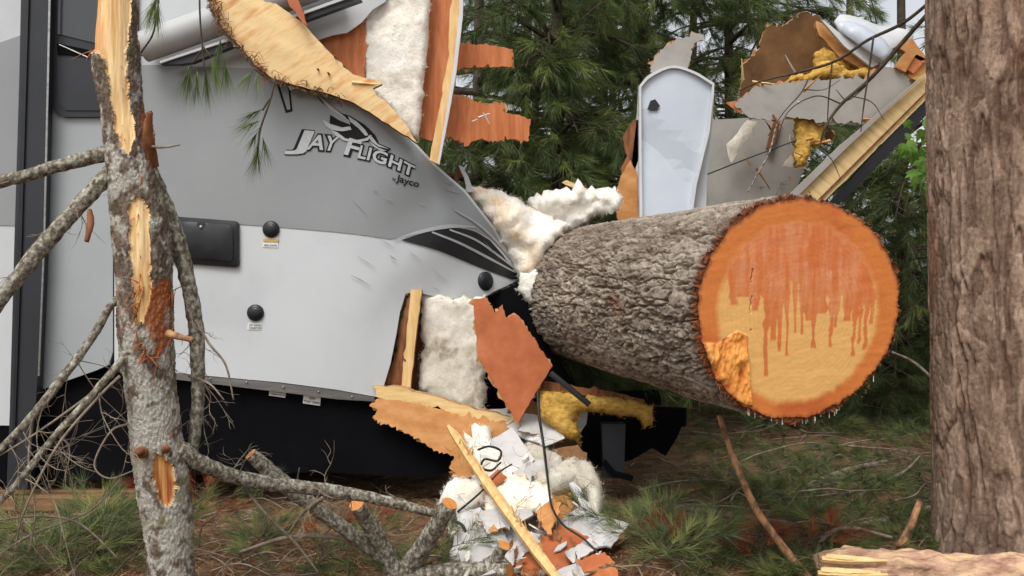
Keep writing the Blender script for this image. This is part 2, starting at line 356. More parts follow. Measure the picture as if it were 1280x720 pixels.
# ================================================================== ground
def grid_axis(lo, hi, a, b, st, far):
    mid = np.arange(a, b+1e-6, st); l = [a]; s = st
    while l[-1] > lo: s *= 1.35; l.append(l[-1]-s)
    r = [b]; s = st
    while r[-1] < hi: s *= 1.35; r.append(r[-1]+s)
    return np.concatenate([np.array(l[1:])[::-1], mid, np.array(r[1:])])
gx = grid_axis(-900, 900, -4.5, 5.5, .06, 0); gy = grid_axis(-60, 1500, 2.6, 12.5, .06, 0)
X, Yg = np.meshgrid(gx, gy); xx, yy = X.ravel(), Yg.ravel()
near = ((np.abs(xx) < 12) & (yy < 20)).astype(float)
zz = gh(xx, yy)+near*fbm(np.stack([xx*7, yy*7, xx*0], 1), 3, 9)*.012
nx, ny = len(gx), len(gy); I, J = np.meshgrid(np.arange(ny-1), np.arange(nx-1), indexing='ij')
Fq = np.stack([I*nx+J, I*nx+J+1, (I+1)*nx+J+1, (I+1)*nx+J], -1).reshape(-1, 4)
gobj = mk('ground', np.stack([xx, yy, zz], 1), Fq, mt['ground'], smooth=True, kind='structure')

# ================================================================== needles
def needles(base, d, L, n, nl, wd, cols, rng, spread=(.35, .95), droop=.18, cj=.25):
    N = len(base); b = np.repeat(base, n, 0); D = np.repeat(d, n, 0); LL = np.repeat(L, n)
    t = rng.uniform(.05, 1, N*n)**.8; pos = b+D*(LL*t)[:, None]
    r = rng.normal(size=(N*n, 3)); r -= D*(r*D).sum(1)[:, None]; r /= np.linalg.norm(r, axis=1)[:, None]+1e-9
    th = rng.uniform(spread[0], spread[1], N*n)*(1.15-.55*t)
    nd = D*np.cos(th)[:, None]+r*np.sin(th)[:, None]; nd[:, 2] -= droop; nd /= np.linalg.norm(nd, axis=1)[:, None]
    ln = nl*rng.uniform(.7, 1.15, N*n); tip = pos+nd*ln[:, None]
    sd = np.cross(nd, rng.normal(size=(N*n, 3))); sd /= np.linalg.norm(sd, axis=1)[:, None]+1e-9; sd *= wd/2
    V = np.stack([pos-sd, pos+sd, tip], 1).reshape(-1, 3); Fc = np.arange(len(V)).reshape(-1, 3)
    c = np.repeat(cols, n, 0)*rng.uniform(1-cj, 1+cj, N*n)[:, None]
    return V, Fc, np.repeat(c, 3, 0)
GREENS = np.array([1.95, 1.8, 1.7])*np.array([(.034, .056, .019), (.046, .074, .023), (.066, .096, .028), (.094, .126, .036), (.056, .080, .032)])
def green(n, rng, k=1.0): return GREENS[rng.integers(0, len(GREENS), n)]*rng.uniform(.75, 1.2, n)[:, None]*k

def pine(px, Y, h, z0, z1, nl, reach, label, seed, k=1.0, tw=1.0, group='pine trees behind the wreck', nn=46, tr=.075, face=None, wd=.0052, ymin=7.0):
    rng = np.random.default_rng(seed); base = P(px, 360, Y); base[2] = -.05
    t = thing('pine_tree', label, 'tree', base, group)
    lean = rng.uniform(-.03, .03, 2)*h
    tp = [base+np.array([lean[0]*q, lean[1]*q, h*q]) for q in np.linspace(0, 1, 6)]
    V, Fc = tube(tp, [tr*(1-.75*q) for q in np.linspace(0, 1, 6)], 9, 4, .12, 8, seed)
    mk('trunk', V, Fc, mt['twig'], t, smooth=True)
    limbs = []; sb, sd, sl = [], [], []
    for i in range(nl):
        z = z0+(z1-z0)*(i+rng.uniform(0, 1))/nl; q = z/h
        a = rng.uniform(0, 2*math.pi)
        if face is not None and rng.uniform() < .6: a = face+rng.normal(0, .9)
        R = reach*rng.uniform(.6, 1.1)*(1-.35*max(0, (z-z0)/(h-z0)))
        o = base+np.array([lean[0]*q, lean[1]*q, z]); dr = np.array([math.cos(a), math.sin(a), 0])
        if dr[1] < 0: R = min(R, max(.5, (o[1]-ymin)/-dr[1]))
        rise = rng.uniform(-.1, .3)
        pts = [o, o+dr*R*.35+np.array([0, 0, R*rise*.5]), o+dr*R*.7+np.array([0, 0, R*(rise*.55-.06)])+rng.normal(0, .05, 3), o+dr*R+np.array([0, 0, R*(rise*.35-.22)])+rng.normal(0, .06, 3)]
        limbs.append(tube(pts, [.028, .02, .012, .004], 5, 3))
        c = cr(pts, 8)
        m = int(R/.17*tw)
        for j in range(m):
            u = .28+.72*(j+rng.uniform())/m; c0 = c[min(len(c)-1, int(u*(len(c)-1)))]
            side = np.array([-dr[1], dr[0], 0])*rng.choice([-1, 1])
            td = unit(dr*rng.uniform(.3, 1)+side*rng.uniform(.2, 1.1)+np.array([0, 0, rng.uniform(-.6, .25)]))
            tl = rng.uniform(.2, .5)*(1.15-.4*u); e = c0+td*tl+np.array([0, 0, -tl*.25])
            limbs.append(tube([c0, (c0+e)/2+np.array([0, 0, tl*.06]), e], [.007, .005, .003], 3, 1, caps=False))
            for kk in range(rng.integers(2, 5)):
                v = rng.uniform(.35, 1); sb.append(c0+(e-c0)*v)
                sd.append(unit(td+rng.normal(0, .45, 3)+np.array([0, 0, -.35]))); sl.append(rng.uniform(.12, .26))
    V, Fc = join(limbs); mk('limbs', V, Fc, mt['twig'], t)
    sb, sd, sl = np.array(sb), np.array(sd), np.array(sl)
    V, Fc, c = needles(sb, sd, sl, nn, .16, wd, green(len(sb), rng, k), rng)
    mk('crown', V, Fc, mt['needle'], t, col=c)
    return t
near_f = -math.pi/2
kw = dict(face=near_f, nn=52)
pine(590, 9.6, 9, .8, 3.7, 38, 2.0, 'dense pine behind the splintered orange wall flaps', 21, tw=1.35, **kw)
pine(700, 8.9, 9, .7, 4.9, 50, 2.0, 'dark bushy pine behind the white insulation heap', 22, tw=1.4, **kw)
pine(800, 10.6, 10, 1.2, 6.0, 46, 2.2, 'pine rising behind the white arched panel', 23, tw=1.35, ymin=7.6, **kw)
pine(915, 11.0, 10, 1.0, 6.4, 44, 2.0, 'pine reaching over the torn brown roof board', 24, k=1.2, tw=1.35, ymin=8.1, **kw)
pine(1130, 10.6, 9, .2, 3.2, 44, 2.3, 'shaded pine between the cut log and the standing trunk', 25, k=.85, tw=1.35, **kw)
pine(1330, 10.5, 9, .3, 5.0, 20, 2.3, 'pine hidden mostly behind the standing trunk', 26, tw=1.0, **kw)
pine(650, 11.2, 10, 2.2, 6.2, 24, 2.0, 'tall pine between the bushy pine and the orange wall flaps', 28, tw=1.2, k=1.1, **kw)
pine(765, 11.8, 10, 2.4, 6.6, 26, 2.1, 'tall pine just behind the bushy pine', 29, tw=1.2, k=1.1, **kw)
pine(500, 12.5, 9, 1.5, 6.5, 22, 2.4, 'pine beyond the trailer roof', 27)
for i, (px, Y) in enumerate([(560, 14.5), (660, 13.5), (760, 14.5), (860, 13.4), (960, 14), (1060, 14.5), (1160, 14), (1260, 14.5)]):
    pine(px, Y, 11, .2, 4.4 if px < 640 else 6.2 if px < 1000 else 3.2, 34 if 640 < px < 1000 else 26, 2.4, 'far pine standing at the back of the clump', 40+i, k=1.0, tw=1.1, group='far pines at the back of the clump', nn=34, tr=.08, wd=.007)
# undergrowth mass below the far pines
rng = np.random.default_rng(5); n = 5200
ux = rng.uniform(-9, 11, n); uy = rng.uniform(10.5, 17, n); uz = rng.uniform(0, 1, n)**1.3*(.6+(uy-10.5)*.34)
b = np.stack([ux, uy, uz], 1); d = unit(rng.normal(0, .6, (n, 3))+np.array([0, -.2, .3]))
V, Fc, c = needles(b, d, rng.uniform(.15, .35, n), 34, .17, .006, green(n, rng, .8), rng)
mk('undergrowth', V, Fc, mt['needle'], col=c, kind='stuff', label='dark green undergrowth beneath the far pines', cat='undergrowth')

# ================================================================== dead needles, twigs on the floor
rng = np.random.default_rng(6); n = 90000
v = rng.uniform(0, 1, n); ly = 3.9/(1-.62*v); lx = rng.uniform(-.72, .74, n)*ly
lz = gh(lx, ly)+rng.uniform(.004, .03, n); a = rng.uniform(0, 2*math.pi, n); L = rng.uniform(.05, .12, n)
d = np.stack([np.cos(a), np.sin(a), rng.normal(0, .18, n)], 1); p0 = np.stack([lx, ly, lz], 1); sd = np.stack([-np.sin(a), np.cos(a), rng.normal(0, .3, n)], 1)*.0016
V = np.stack([p0-sd, p0+sd, p0+d*L[:, None]], 1).reshape(-1, 3)
pal = np.array([lin(126, 92, 64), lin(158, 120, 86), lin(98, 72, 52), lin(180, 148, 112), lin(84, 64, 48), lin(142, 96, 66)])
c = np.repeat(pal[rng.integers(0, 6, n)]*rng.uniform(.7, 1.15, n)[:, None], 3, 0)
mk('needle_litter', V, np.arange(3*n).reshape(-1, 3), mt['litter'], col=c, kind='stuff', label='brown fallen pine needles covering the forest floor', cat='litter')
n = 1700; px_ = np.where(rng.uniform(size=n) < .72, rng.uniform(850, 1200, n), rng.uniform(-20, 560, n)); py_ = 505+225*rng.uniform(size=n)**.9; py_ = np.where(px_ < 600, 668+60*rng.uniform(size=n), py_)
Yv = EYE*F/(py_-360)*S; xv = (px_-640)/F*Yv; kp = fbm(np.stack([xv*1.6, Yv*1.6, xv*0], 1), 2, 66) > -.08; xv, Yv = xv[kp], Yv[kp]; n = len(xv)
b = np.stack([xv, Yv, gh(xv, Yv)+rng.uniform(.01, .06, n)], 1); a = rng.uniform(0, 6.28, n); d = unit(np.stack([np.cos(a), np.sin(a), rng.uniform(-.05, .5, n)], 1))
V, Fc, c = needles(b, d, rng.uniform(.04, .12, n), 36, .11, .0028, green(n, rng, .95)*np.array([1.1, .95, 1.1]), rng, droop=.05)
mk('fallen_green_needles', V, Fc, mt['needle'], col=c, kind='stuff', label='loose green needle tufts strewn over the forest floor', cat='needles')
parts = []
for i in range(420):
    y = 4.0/(1-.6*rng.uniform()); x = rng.uniform(-.65, .68)*y
    a = rng.uniform(0, 6.28); L = rng.uniform(.1, .45); z = gh(x, y)[0]+.012
    q = np.array([x, y, z]); dd = np.array([math.cos(a), math.sin(a), rng.uniform(-.02, .2)])*L
    parts.append(tube([q, q+dd*.5+rng.normal(0, .02, 3), q+dd], [.005, .004, .002], 4, 2, caps=False))
V, Fc = join(parts); mk('fallen_twigs', V, Fc, mt['stick'], kind='stuff', label='small grey twigs scattered over the needle litter', cat='twigs')

# ================================================================== pine boughs lying on the ground
def bough_mesh(seed, col, nsh=13, L=.5, nn=60):
    rng = np.random.default_rng(seed)
    st = cr([(0, 0, .03), (L*.4, .03, .10), (L*.75, -.02, .12), (L, .02, .10)], 6)
    tw = [tube(st[::6], [.006, .005, .004, .002], 4, 3)]; sb, sd, sl = [], [], []
    for i in range(nsh):
        u = .2+.8*i/(nsh-1); c0 = st[int(u*(len(st)-1))]; s_ = -1 if i % 2 else 1
        dd = unit(np.array([.9, s_*rng.uniform(.3, 1.1), rng.uniform(-.1, .7)])); e = c0+dd*rng.uniform(.04, .14)
        tw.append(tube([c0, e], [.003, .002], 3, 1, caps=False)); sb.append(e); sd.append(dd); sl.append(rng.uniform(.07, .14))
    V, Fc, c = needles(np.array(sb), np.array(sd), np.array(sl), nn, .13, .0028, col(len(sb), rng), rng, droop=.08)
    return join(tw), (V, Fc, c)
def rust(n, rng): return np.array([lin(150, 78, 44), lin(168, 96, 58), lin(126, 66, 40)])[rng.integers(0, 3, n)]*rng.uniform(.8, 1.1, n)[:, None]
_bm = {}
def bough(px, py, rz, kind, label, group, sc=1.0, tilt=0., up=0., Y=None):
    loc = G(px, py, up) if Y is None else P(px, py, Y)
    if kind not in _bm:
        (tv, tf), (nv, nf, nc) = bough_mesh(70+kind, rust if kind == 3 else (lambda n, r: green(n, r, 1.15)*np.array([1.08, .95, 1.1])), L=.5 if kind < 2 else .3, nsh=15 if kind < 2 else 8)
        t = thing('pine_bough', label, 'pine bough', (0, 0, 0), group)
        a = mk('twig', tv, tf, mt['twig'], t); b_ = mk('needles', nv, nf, mt['needle'], t, col=nc); b_['kind'] = 'stuff'; _bm[kind] = (a.data, b_.data)
    else:
        t = thing('pine_bough', label, 'pine bough', (0, 0, 0), group)
        for nm, me in zip(('twig', 'needles'), _bm[kind]):
            o = bpy.data.objects.new(nm, me); COL.objects.link(o); o.parent = t
            if nm == 'needles': o['kind'] = 'stuff'
    t.location = tuple(loc); t.rotation_euler = (0, tilt, rz); t.scale = (sc,)*3
    return t
rng = np.random.default_rng(8)
lb = 'green pine bough lying among sticks between the cut log and standing trunk'
for i in range(46):
    py = 508+185*rng.uniform()**1.0; px = rng.uniform(900, 1185)
    bough(px, py, rng.uniform(0, 6.28), int(rng.integers(0, 3)), lb, 'green boughs below the cut log', rng.uniform(.55, .9), rng.uniform(-.12, .15))
for px, py, rz in [(60, 712, .6), (110, 722, 1.2), (150, 716, 2.2), (75, 728, 2.6), (130, 708, .2), (95, 734, 1.7), (30, 730, .9), (100, 712, 1.9), (140, 730, .4)]:
    bough(px, py, rz, int(px) % 3, 'green pine bough under the dead branches left of the lichen trunk', 'green boughs left of the lichen trunk', .9, -.25)
for px, py, rz in [(805, 705, 1.2), (830, 700, .2), (870, 716, 1.9), (820, 690, 2.8), (795, 722, .2), (850, 728, .9), (880, 730, 2.4)]:
    bough(px, py, rz, int(px) % 3, 'green pine bough beside the orange panel scraps of the debris pile', 'green boughs by the debris pile', .85, -.2)
for px, py, rz in [(300, 700, .6), (340, 716, 2.2), (390, 712, 1.2), (262, 640, .1), (545, 716, .8), (420, 720, 1.1), (310, 724, 1.6)]:
    bough(px, py, rz, int(px) % 3, 'green pine bough among the cut limbs under the trailer edge', 'green boughs by the cut limbs', .7, -.15)
for px, py, rz in [(250, 690, 1.4), (262, 650, 2.2), (405, 705, 1.6), (455, 700, 1.4), (930, 712, .7), (960, 722, 1.5), (880, 706, 2.4), (240, 628, .6), (1000, 705, .2)]:
    bough(px, py, rz, 3, 'small rust brown dead pine sprig on the ground', 'dead brown sprigs', .8, -.35)

# ================================================================== sticks on the ground
def stick(name, L, mat, label, rough=.12, sides=8, group=None):
    p, r = tpx(L); V, Fc = tube(p, r, sides, 6, rough, 40, len(L))
    return mk(name, V, Fc, mt[mat], smooth=True, label=label, cat='stick', group=group)
def gY(py): return EYE*F/(py-360)
stick('stick', [(899, 519, 4.75, 3.4), (908, 548, 4.72, 3.6), (920, 580, 4.68, 4.2), (945, 636, 4.62, 4.6), (985, 692, 4.58, 5.2), (1012, 724, 4.5, 5.5)], 'peeled', 'long peeled tan stick leaning up from the ground in front of the log')
stick('stick', [(955, 648, gY(650), 2), (985, 620, gY(626), 4), (1020, 604, gY(612), 4.5), (1060, 588, gY(597), 4), (1108, 577, gY(586), 3)], 'stick', 'bent grey stick rising over green boughs below the cut face')
stick('stick', [(1040, 668, gY(676), 2.5), (1085, 655, gY(664), 4), (1130, 645, gY(655), 5), (1180, 632, gY(644), 5)], 'lichen', 'grey stick ending at the foot of the standing trunk')
stick('stick', [(1126, 686, gY(690), 8), (1136, 664, gY(688), 5.5), (1150, 627, gY(686), 4)], 'peeled', 'short broken stub standing by the fallen split log')
stick('stick', [(770, 645, gY(648), 3), (820, 628, gY(634), 3), (880, 608, gY(614), 2)], 'peeled', 'thin tan stick on bare needles beside the debris pile')
stick('stick', [(840, 632, gY(640), 4), (900, 642, gY(650), 4), (990, 655, gY(662), 3)], 'stick', 'grey stick lying behind the peeled leaning stick')
stick('stick', [(1018, 700, gY(703), 2), (1030, 672, gY(690), 3), (1060, 660, gY(688), 3), (1115, 672, gY(690), 2)], 'stick', 'thin twig arching beside the end of the fallen split log')
stick('stick', [(1085, 528, gY(530), 3), (1130, 534, gY(536), 4), (1185, 545, gY(548), 4)], 'stick', 'grey stick in the shade behind the cut log')
stick('stick', [(1060, 630, gY(640), 2), (1090, 610, gY(625), 2.5), (1130, 590, gY(610), 2), (1150, 570, gY(608), 1.2)], 'stick', 'slim grey stick tilted over the green boughs')
stick('stick', [(1115, 440, 6.6, 1.5), (1145, 455, 6.6, 2), (1180, 488, 6.5, 2)], 'stick', 'pale dead twig curving beside the standing trunk')
for i in range(40):
    px = rng.uniform(860, 1170); py = rng.uniform(510, 690); a = rng.uniform(-.5, .5); l = rng.uniform(30, 75)
    z_ = rng.uniform(0, .08); q = [G(px+s_*l*math.cos(a), py+s_*l*.3*math.sin(a), .03+z_+(s_+1)*rng.uniform(0, .05))+rng.normal(0, .03, 3) for s_ in (-1, -.4, .3, 1)]
    for p_ in q: p_[2] = max(p_[2], .015)
    r_ = rng.uniform(.4, 1.2); V, Fc = join([tube(q, [.009*r_, .007*r_, .005*r_, .002], 5, 4, .15, 30, i), tube([q[2], q[2]+rng.normal(0, .12, 3)*np.array([1, 1, .3])+np.array([0, 0, .03])], [.004*r_, .0015], 4, 3)])
    mk('stick', V, Fc, mt['stick'], smooth=True, label='slender grey dead stick tangled in the boughs below the log', cat='stick', group='sticks tangled in the boughs')

# fallen split log, bottom right
t = thing('split_log', 'fallen pinkish split log at the foot of the standing trunk', 'log', G(1160, 735))
p, r = tpx([(1022, 712, 4.52, 20), (1060, 712, 4.52, 25), (1140, 716, 4.5, 26), (1280, 724, 4.45, 28), (1420, 730, 4.4, 28)])
V, Fc = tube(p, r, 64, 60, .34, 11, 3); V2 = V.copy(); V2 += fbm(V*np.array([6, 30, 30]), 3, 4)[:, None]*.03*np.array([0, -1, 1])
mk('log_body', V2, Fc, mt['rottenlog'], t, smooth=True)
rng = np.random.default_rng(15)
for i in range(9):
    a = rng.uniform(-.3, .9); y0 = 700+rng.uniform(-8, 18)
    V, Fc = tube(*tpx([(1022+rng.uniform(0, 15), y0, 4.42, 4), (1055, y0+2, 4.40, 5), (1080+rng.uniform(0, 30), y0+3, 4.42, 2)]), 5, 4, .3, 30, i)
    mk('splinter', V, Fc, mt['lumberx'], t)

# ================================================================== the felled trunk with its sawn face
ax = unit(np.array([-.242, .97, .016])); C0 = P(998, 385, 4.0); R0 = .518*S
t_log = thing('felled_trunk', 'huge sawn pine trunk with orange cut face lying through the trailer', 'log', C0+np.array([0, 0, -R0]))
u3 = np.array([0, 0, 1.]); r3 = unit(np.cross(ax, u3)); u3 = np.cross(r3, ax)      # r3: right as seen from the sawn end
nth = 640; s1 = np.concatenate([np.arange(0, 1.6, .0055), np.arange(1.6, 2.6, .010), np.arange(2.6, 4.4, .04)]); ns_ = len(s1)
th = np.linspace(0, 2*math.pi, nth, endpoint=False); TH, SS = np.meshgrid(th, s1)
thf, sf = TH.ravel(), SS.ravel()
rb = R0*(1+.025*np.sin(2*thf+.6)+.015*np.sin(3*thf+1.1+sf*.6)+0*sf)
cx_, sx_ = np.cos(thf), np.sin(thf)
q = np.stack([sf/.17, R0*cx_/.046, R0*sx_/.046], 1)
wv = np.stack([fbm(q*.6+3, 3, 31), fbm(q*.6+9, 3, 32), fbm(q*.6+15, 3, 33)], 1); qw = q+wv*np.array([.5, .9, .9])
n1 = np.abs(fbm(qw, 3, 34)); n2 = np.abs(fbm(qw*np.array([1.6, 2.0, 2.0])+21, 2, 35)); n3 = np.abs(fbm(qw*np.array([3.4, .9, .9])+33, 2, 36))
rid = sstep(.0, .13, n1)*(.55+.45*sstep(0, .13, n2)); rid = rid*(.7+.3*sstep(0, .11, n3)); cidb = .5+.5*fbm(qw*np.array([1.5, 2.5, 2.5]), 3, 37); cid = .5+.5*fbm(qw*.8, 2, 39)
disp = .024*rid+.012*(cid-.5)+.010*np.floor(cidb*5)/5*rid+.003*fbm(q*4, 2, 40)+.010*fbm(q*.3, 3, 43)
rr = rb-.022+disp
Vl = C0+ax*sf[:, None]+(r3*cx_[:, None]+u3*sx_[:, None])*rr[:, None]
ragged = np.where(sf < .02, 1, 0)*.012*vnoise(np.stack([thf*40, thf*0, thf*0], 1), 3); Vl += ax*ragged[:, None]
top = fbm(q*.18+40, 3, 38)
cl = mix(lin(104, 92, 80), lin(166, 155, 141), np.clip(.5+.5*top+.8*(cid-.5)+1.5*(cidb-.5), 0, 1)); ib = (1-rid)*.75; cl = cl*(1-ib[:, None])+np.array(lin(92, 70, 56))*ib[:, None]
redm = sstep(.35, .6, fbm(np.stack([sf*2.2, cx_*2.2, sx_*2.2], 1)+7, 4, 39)); cl = cl*(1-redm[:, None]*.6)+np.array(lin(118, 70, 46))*redm[:, None]*.6
edge_b = sstep(.06, .0, sf); cl = cl*(1-.6*edge_b[:, None])+np.array(lin(84, 46, 30))*.6*edge_b[:, None]
I, J = np.meshgrid(np.arange(ns_-1), np.arange(nth), indexing='ij'); J2 = (J+1) % nth
Fq = np.stack([I*nth+J, I*nth+J2, (I+1)*nth+J2, (I+1)*nth+J], -1).reshape(-1, 4)
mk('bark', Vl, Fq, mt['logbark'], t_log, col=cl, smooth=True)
rings = []; cr_ = []
for kk_, f_ in enumerate(np.linspace(0, 1, 6)):
    ri = rr[:nth]*(1-f_)+(R0*(1+.025*np.sin(2*th+.6)+.015*np.sin(3*th+1.1))-.040)*f_
    zz_ = .008*fbm(np.stack([th*30, th*0+f_*6, th*0], 1), 3, 57)*(f_ > 0)-.004*(f_ > 0); rings.append((C0+(r3*np.cos(th)[:, None]+u3*np.sin(th)[:, None])*ri[:, None]+ax*zz_[:, None]) if f_ > 0 else Vl[:nth])
    cr_.append(np.array(lin(104, 62, 40))*(.75+.5*_h(np.arange(nth)//3, np.full(nth, kk_), np.zeros(nth, int), 3))[:, None])
I, J = np.meshgrid(np.arange(5), np.arange(nth), indexing='ij'); J2 = (J+1) % nth
mk('bark_rim', np.concatenate(rings), np.stack([I*nth+J, (I+1)*nth+J, (I+1)*nth+J2, I*nth+J2], -1).reshape(-1, 4), mt['logbark'], t_log, col=np.concatenate(cr_), smooth=False)
# sawn face: polar sheet, colours are the wood's own rings and the dried resin runs
nr, na = 150, 640; rad = np.linspace(0, 1, nr); aa = np.linspace(0, 2*math.pi, na, endpoint=False); A, Rr = np.meshgrid(aa, rad)
A, Rr = A.ravel(), Rr.ravel()
Rf = (R0*(1+.025*np.sin(2*A+.6)+.015*np.sin(3*A+1.1)))-.016+.006*vnoise(np.stack([A*14, A*0, A*0], 1), 8)+.003*vnoise(np.stack([A*60, A*0, A*0], 1), 9)
fx, fy = np.cos(A)*Rr, np.sin(A)*Rr
zl = -.012+.0012*fbm(np.stack([fx*5, fy*14, fx*0], 1), 3, 41)
notch = inpoly(fx, fy, [(-.95, -.30), (-.80, -.30), (-.62, -.20), (-.52, -.24), (-.50, -.52), (-.46, -.86), (-.60, -.80), (-.80, -.58), (-.99, -.36)])
nf_ = fbm(np.stack([fx*16, fy*7, fx*0+2], 1), 4, 42); zl = zl-notch*(.006+.024*nf_)
ringsn = np.sin(np.hypot(fx+.03, fy+.05)*150+6*fbm(np.stack([fx*2, fy*2, fx*0], 1), 2, 44))
hr = np.hypot((fx+.01)/.80, (fy+.035)/.83)+.03*fbm(np.stack([fx*3, fy*3, fx*0], 1), 3, 45)
sap = np.array(lin(194, 114, 54)); sap2 = np.array(lin(176, 90, 44)); heart = np.array(lin(210, 162, 96)); res = np.array(lin(190, 98, 48)); pink = np.array(lin(200, 130, 90))
c = sap*np.ones((len(fx), 1)); k1 = sstep(-.1, .6, fbm(np.stack([fx*2.5, fy*2.5, fx*0+4], 1), 4, 46)-.15*(fy)); c = c*(1-k1[:, None])+sap2*k1[:, None]
h = sstep(1.05, .95, hr); c = c*(1-h[:, None])+heart*h[:, None]
# resin: a stained upper cap with runs of uneven length
edge0 = .14+.14*vnoise(np.stack([fx*9, fx*0, fx*0], 1), 47)+.05*vnoise(np.stack([fx*26, fx*0, fx*0], 1), 48)+.22*fx*fx
drips = [(-.66, .03, .030), (-.58, .10, .04), (-.45, -.02, .03), (-.335, -.60, .028), (-.27, -.28, .034), (-.20, -.38, .022), (-.13, -.42, .016), (-.05, -.22, .014), (.02, -.24, .020), (.10, -.12, .05), (.15, -.38, .026), (.22, -.05, .03), (.32, -.37, .024), (.37, -.18, .02), (.48, -.12, .034), (.56, -.46, .022), (.62, -.34, .018), (.68, -.40, .024), (.74, -.15, .018)]
rm = sstep(-.012, .012, fy-edge0)
for dx, yb, wd in drips:
    cxn = dx+.012*vnoise(np.stack([fy*6, fy*0+dx*30, fy*0], 1), 49); tp_ = np.clip((fy-yb)/.12, 0, 1)
    wv_ = wd*(.8+.35*np.exp(-((fy-yb)/.06)**2)+1.9*sstep(-.22, .3, fy)+.5*np.clip((fy-yb)/.5, 0, 1))*(.8+.3*vnoise(np.stack([fy*14, fy*0+dx*9, fy*0], 1), 54))
    rm = np.maximum(rm, sstep(wv_+.006, wv_-.006, np.abs(fx-cxn))*sstep(yb-.012, yb+.012, fy)*(fy < .6))
rm = rm*sstep(1.04, .95, hr)*(1-notch); hz_ = sstep(1.16, .96, hr)*sstep(.0, .5, fy)*.55; c = c*(1-hz_[:, None])+np.array(lin(194, 108, 54))*hz_[:, None]
st = fbm(np.stack([fx*30, fy*4, fx*0], 1), 3, 50); rc = res*(1-np.clip(.35+st, 0, 1)[:, None])+pink*np.clip(.35+st, 0, 1)[:, None]
wsk = sstep(.25, .6, fbm(np.stack([fx*16, fy*10, fx*0+8], 1), 4, 51))*.4; rc = rc*(1-wsk[:, None])+np.array(lin(206, 156, 132))*wsk[:, None]
rc2 = sstep(.1, -.25, fy); rc = rc*(1-rc2[:, None])+res*rc2[:, None]
c = c*(1-.88*rm[:, None])+rc*.88*rm[:, None]
c *= (1+.022*ringsn*(.4+np.abs(fbm(np.stack([fx*4, fy*4, fx*0+3], 1), 2, 56))*2)+.07*fbm(np.stack([(fx+fy*.25)*5, (fy-fx*.25)*45, fx*0], 1), 3, 58)+.022*np.sin((fy-fx*.3+.05*fx*fx)*70+3*fbm(np.stack([fx*2, fy*2, fx*0], 1), 2, 59)))[:, None]
nk = notch[:, None]*np.clip(.5+nf_, 0, 1)[:, None]; c = c*(1-notch[:, None])+notch[:, None]*(np.array(lin(186, 98, 40))*(1-nk)+np.array(lin(222, 156, 76))*nk)
crack = (np.abs(fx+.49+.01*vnoise(np.stack([fy*9, fy*0, fy*0], 1), 52)) < .005)*(fy > -.2)*(fy < .36)*(vnoise(np.stack([fy*14, fy*0, fy*0], 1), 55) > -.2); zl = zl+crack*.012
rimk = sstep(.965, 1.0, Rr+.012*vnoise(np.stack([A*40, A*0, A*0], 1), 53)); c = c*(1-.75*rimk[:, None])+np.array(lin(120, 62, 34))*.75*rimk[:, None]
Vf = C0+r3*(fx*Rf)[:, None]+u3*(fy*Rf)[:, None]+ax*zl[:, None]
I, J = np.meshgrid(np.arange(nr-1), np.arange(na), indexing='ij'); J2 = (J+1) % na
Fq = np.stack([I*na+J, (I+1)*na+J, (I+1)*na+J2, I*na+J2], -1).reshape(-1, 4)
mk('sawn_face', Vf, Fq, mt['cut'], t_log, col=c, smooth=True, label='orange sawn face streaked with dried resin')
rng = np.random.default_rng(17); drops = []; fr = []
mt['resin'] = M('clear_resin', [lin(225, 214, 190), lin(238, 232, 214)], 20, rough=.15, spec=.5)
for i in range(28):
    a = rng.uniform(-2.5, -.35); p0 = C0+(r3*math.cos(a)+u3*math.sin(a))*(R0*.985)+ax*rng.uniform(-.004, .02); l = rng.uniform(.006, .035)
    drops.append(tube([p0+np.array([0, 0, .004]), p0-np.array([0, 0, l*.6]), p0-np.array([0, 0, l])], [.0012, .0016, .0026], 5, 2))
V, Fc = join(drops); mk('resin_drips', V, Fc, mt['resin'], t_log, smooth=True, kind='stuff')
for i in range(70):
    a = rng.uniform(0, 6.283); p0 = C0+(r3*math.cos(a)+u3*math.sin(a))*(R0*rng.uniform(.985, 1.03))-ax*.002
    e = p0+unit(rng.normal(0, 1, 3)-ax*.5+(r3*math.cos(a)+u3*math.sin(a))*.8)*rng.uniform(.005, .018); fr.append(tube([p0, e], [.003, .001], 3, 1))
V, Fc = join(fr); mk('torn_bark_fibres', V, Fc, mt['browntorn'], t_log, kind='stuff')

# ================================================================== standing trunk on the right
def bark_trunk(pts, rad, nth, step, cell, seed):
    d = cr(np.column_stack([pts, rad]), 40); L = np.concatenate([[0], np.cumsum(np.linalg.norm(np.diff(d[:, :3], axis=0), axis=1))])
    s = np.concatenate([np.arange(0, min(3.5, L[-1]), step), np.arange(3.5, max(3.51, L[-1]), .08)]); s = s[s <= L[-1]]; d = np.stack([np.interp(s, L, d[:, i]) for i in range(4)], 1); T, N, B = frames(d[:, :3])
    th = np.linspace(0, 2*math.pi, nth, endpoint=False); TH, SI = np.meshgrid(th, np.arange(len(s))); return d, T, N, B, TH.ravel(), SI.ravel(), s
pts = [P(1276, 360, 5.0), P(1274, 360, 5.0), P(1268, 360, 5.0), P(1262, 360, 5.0), P(1256, 360, 5.0), P(1235, 360, 5.0)]
for p_, z in zip(pts, (-.15, .18, .8, 1.6, 3.2, 7.5)): p_[2] = z
bx = np.array([0, .02, .0, 0, 0, 0])
NT = 400; d, T, N, B, th, si, s = bark_trunk(pts, [.47, .425, .405, .39, .385, .30], NT, .008, 0, 1)
rw = d[si, 3]*(1+.02*np.sin(2*th+1)+.012*np.sin(5*th))*(1+.10*np.exp(-np.maximum(0, s[si]-.05)/.22)*np.maximum(0, np.sin(4*th+.4)))
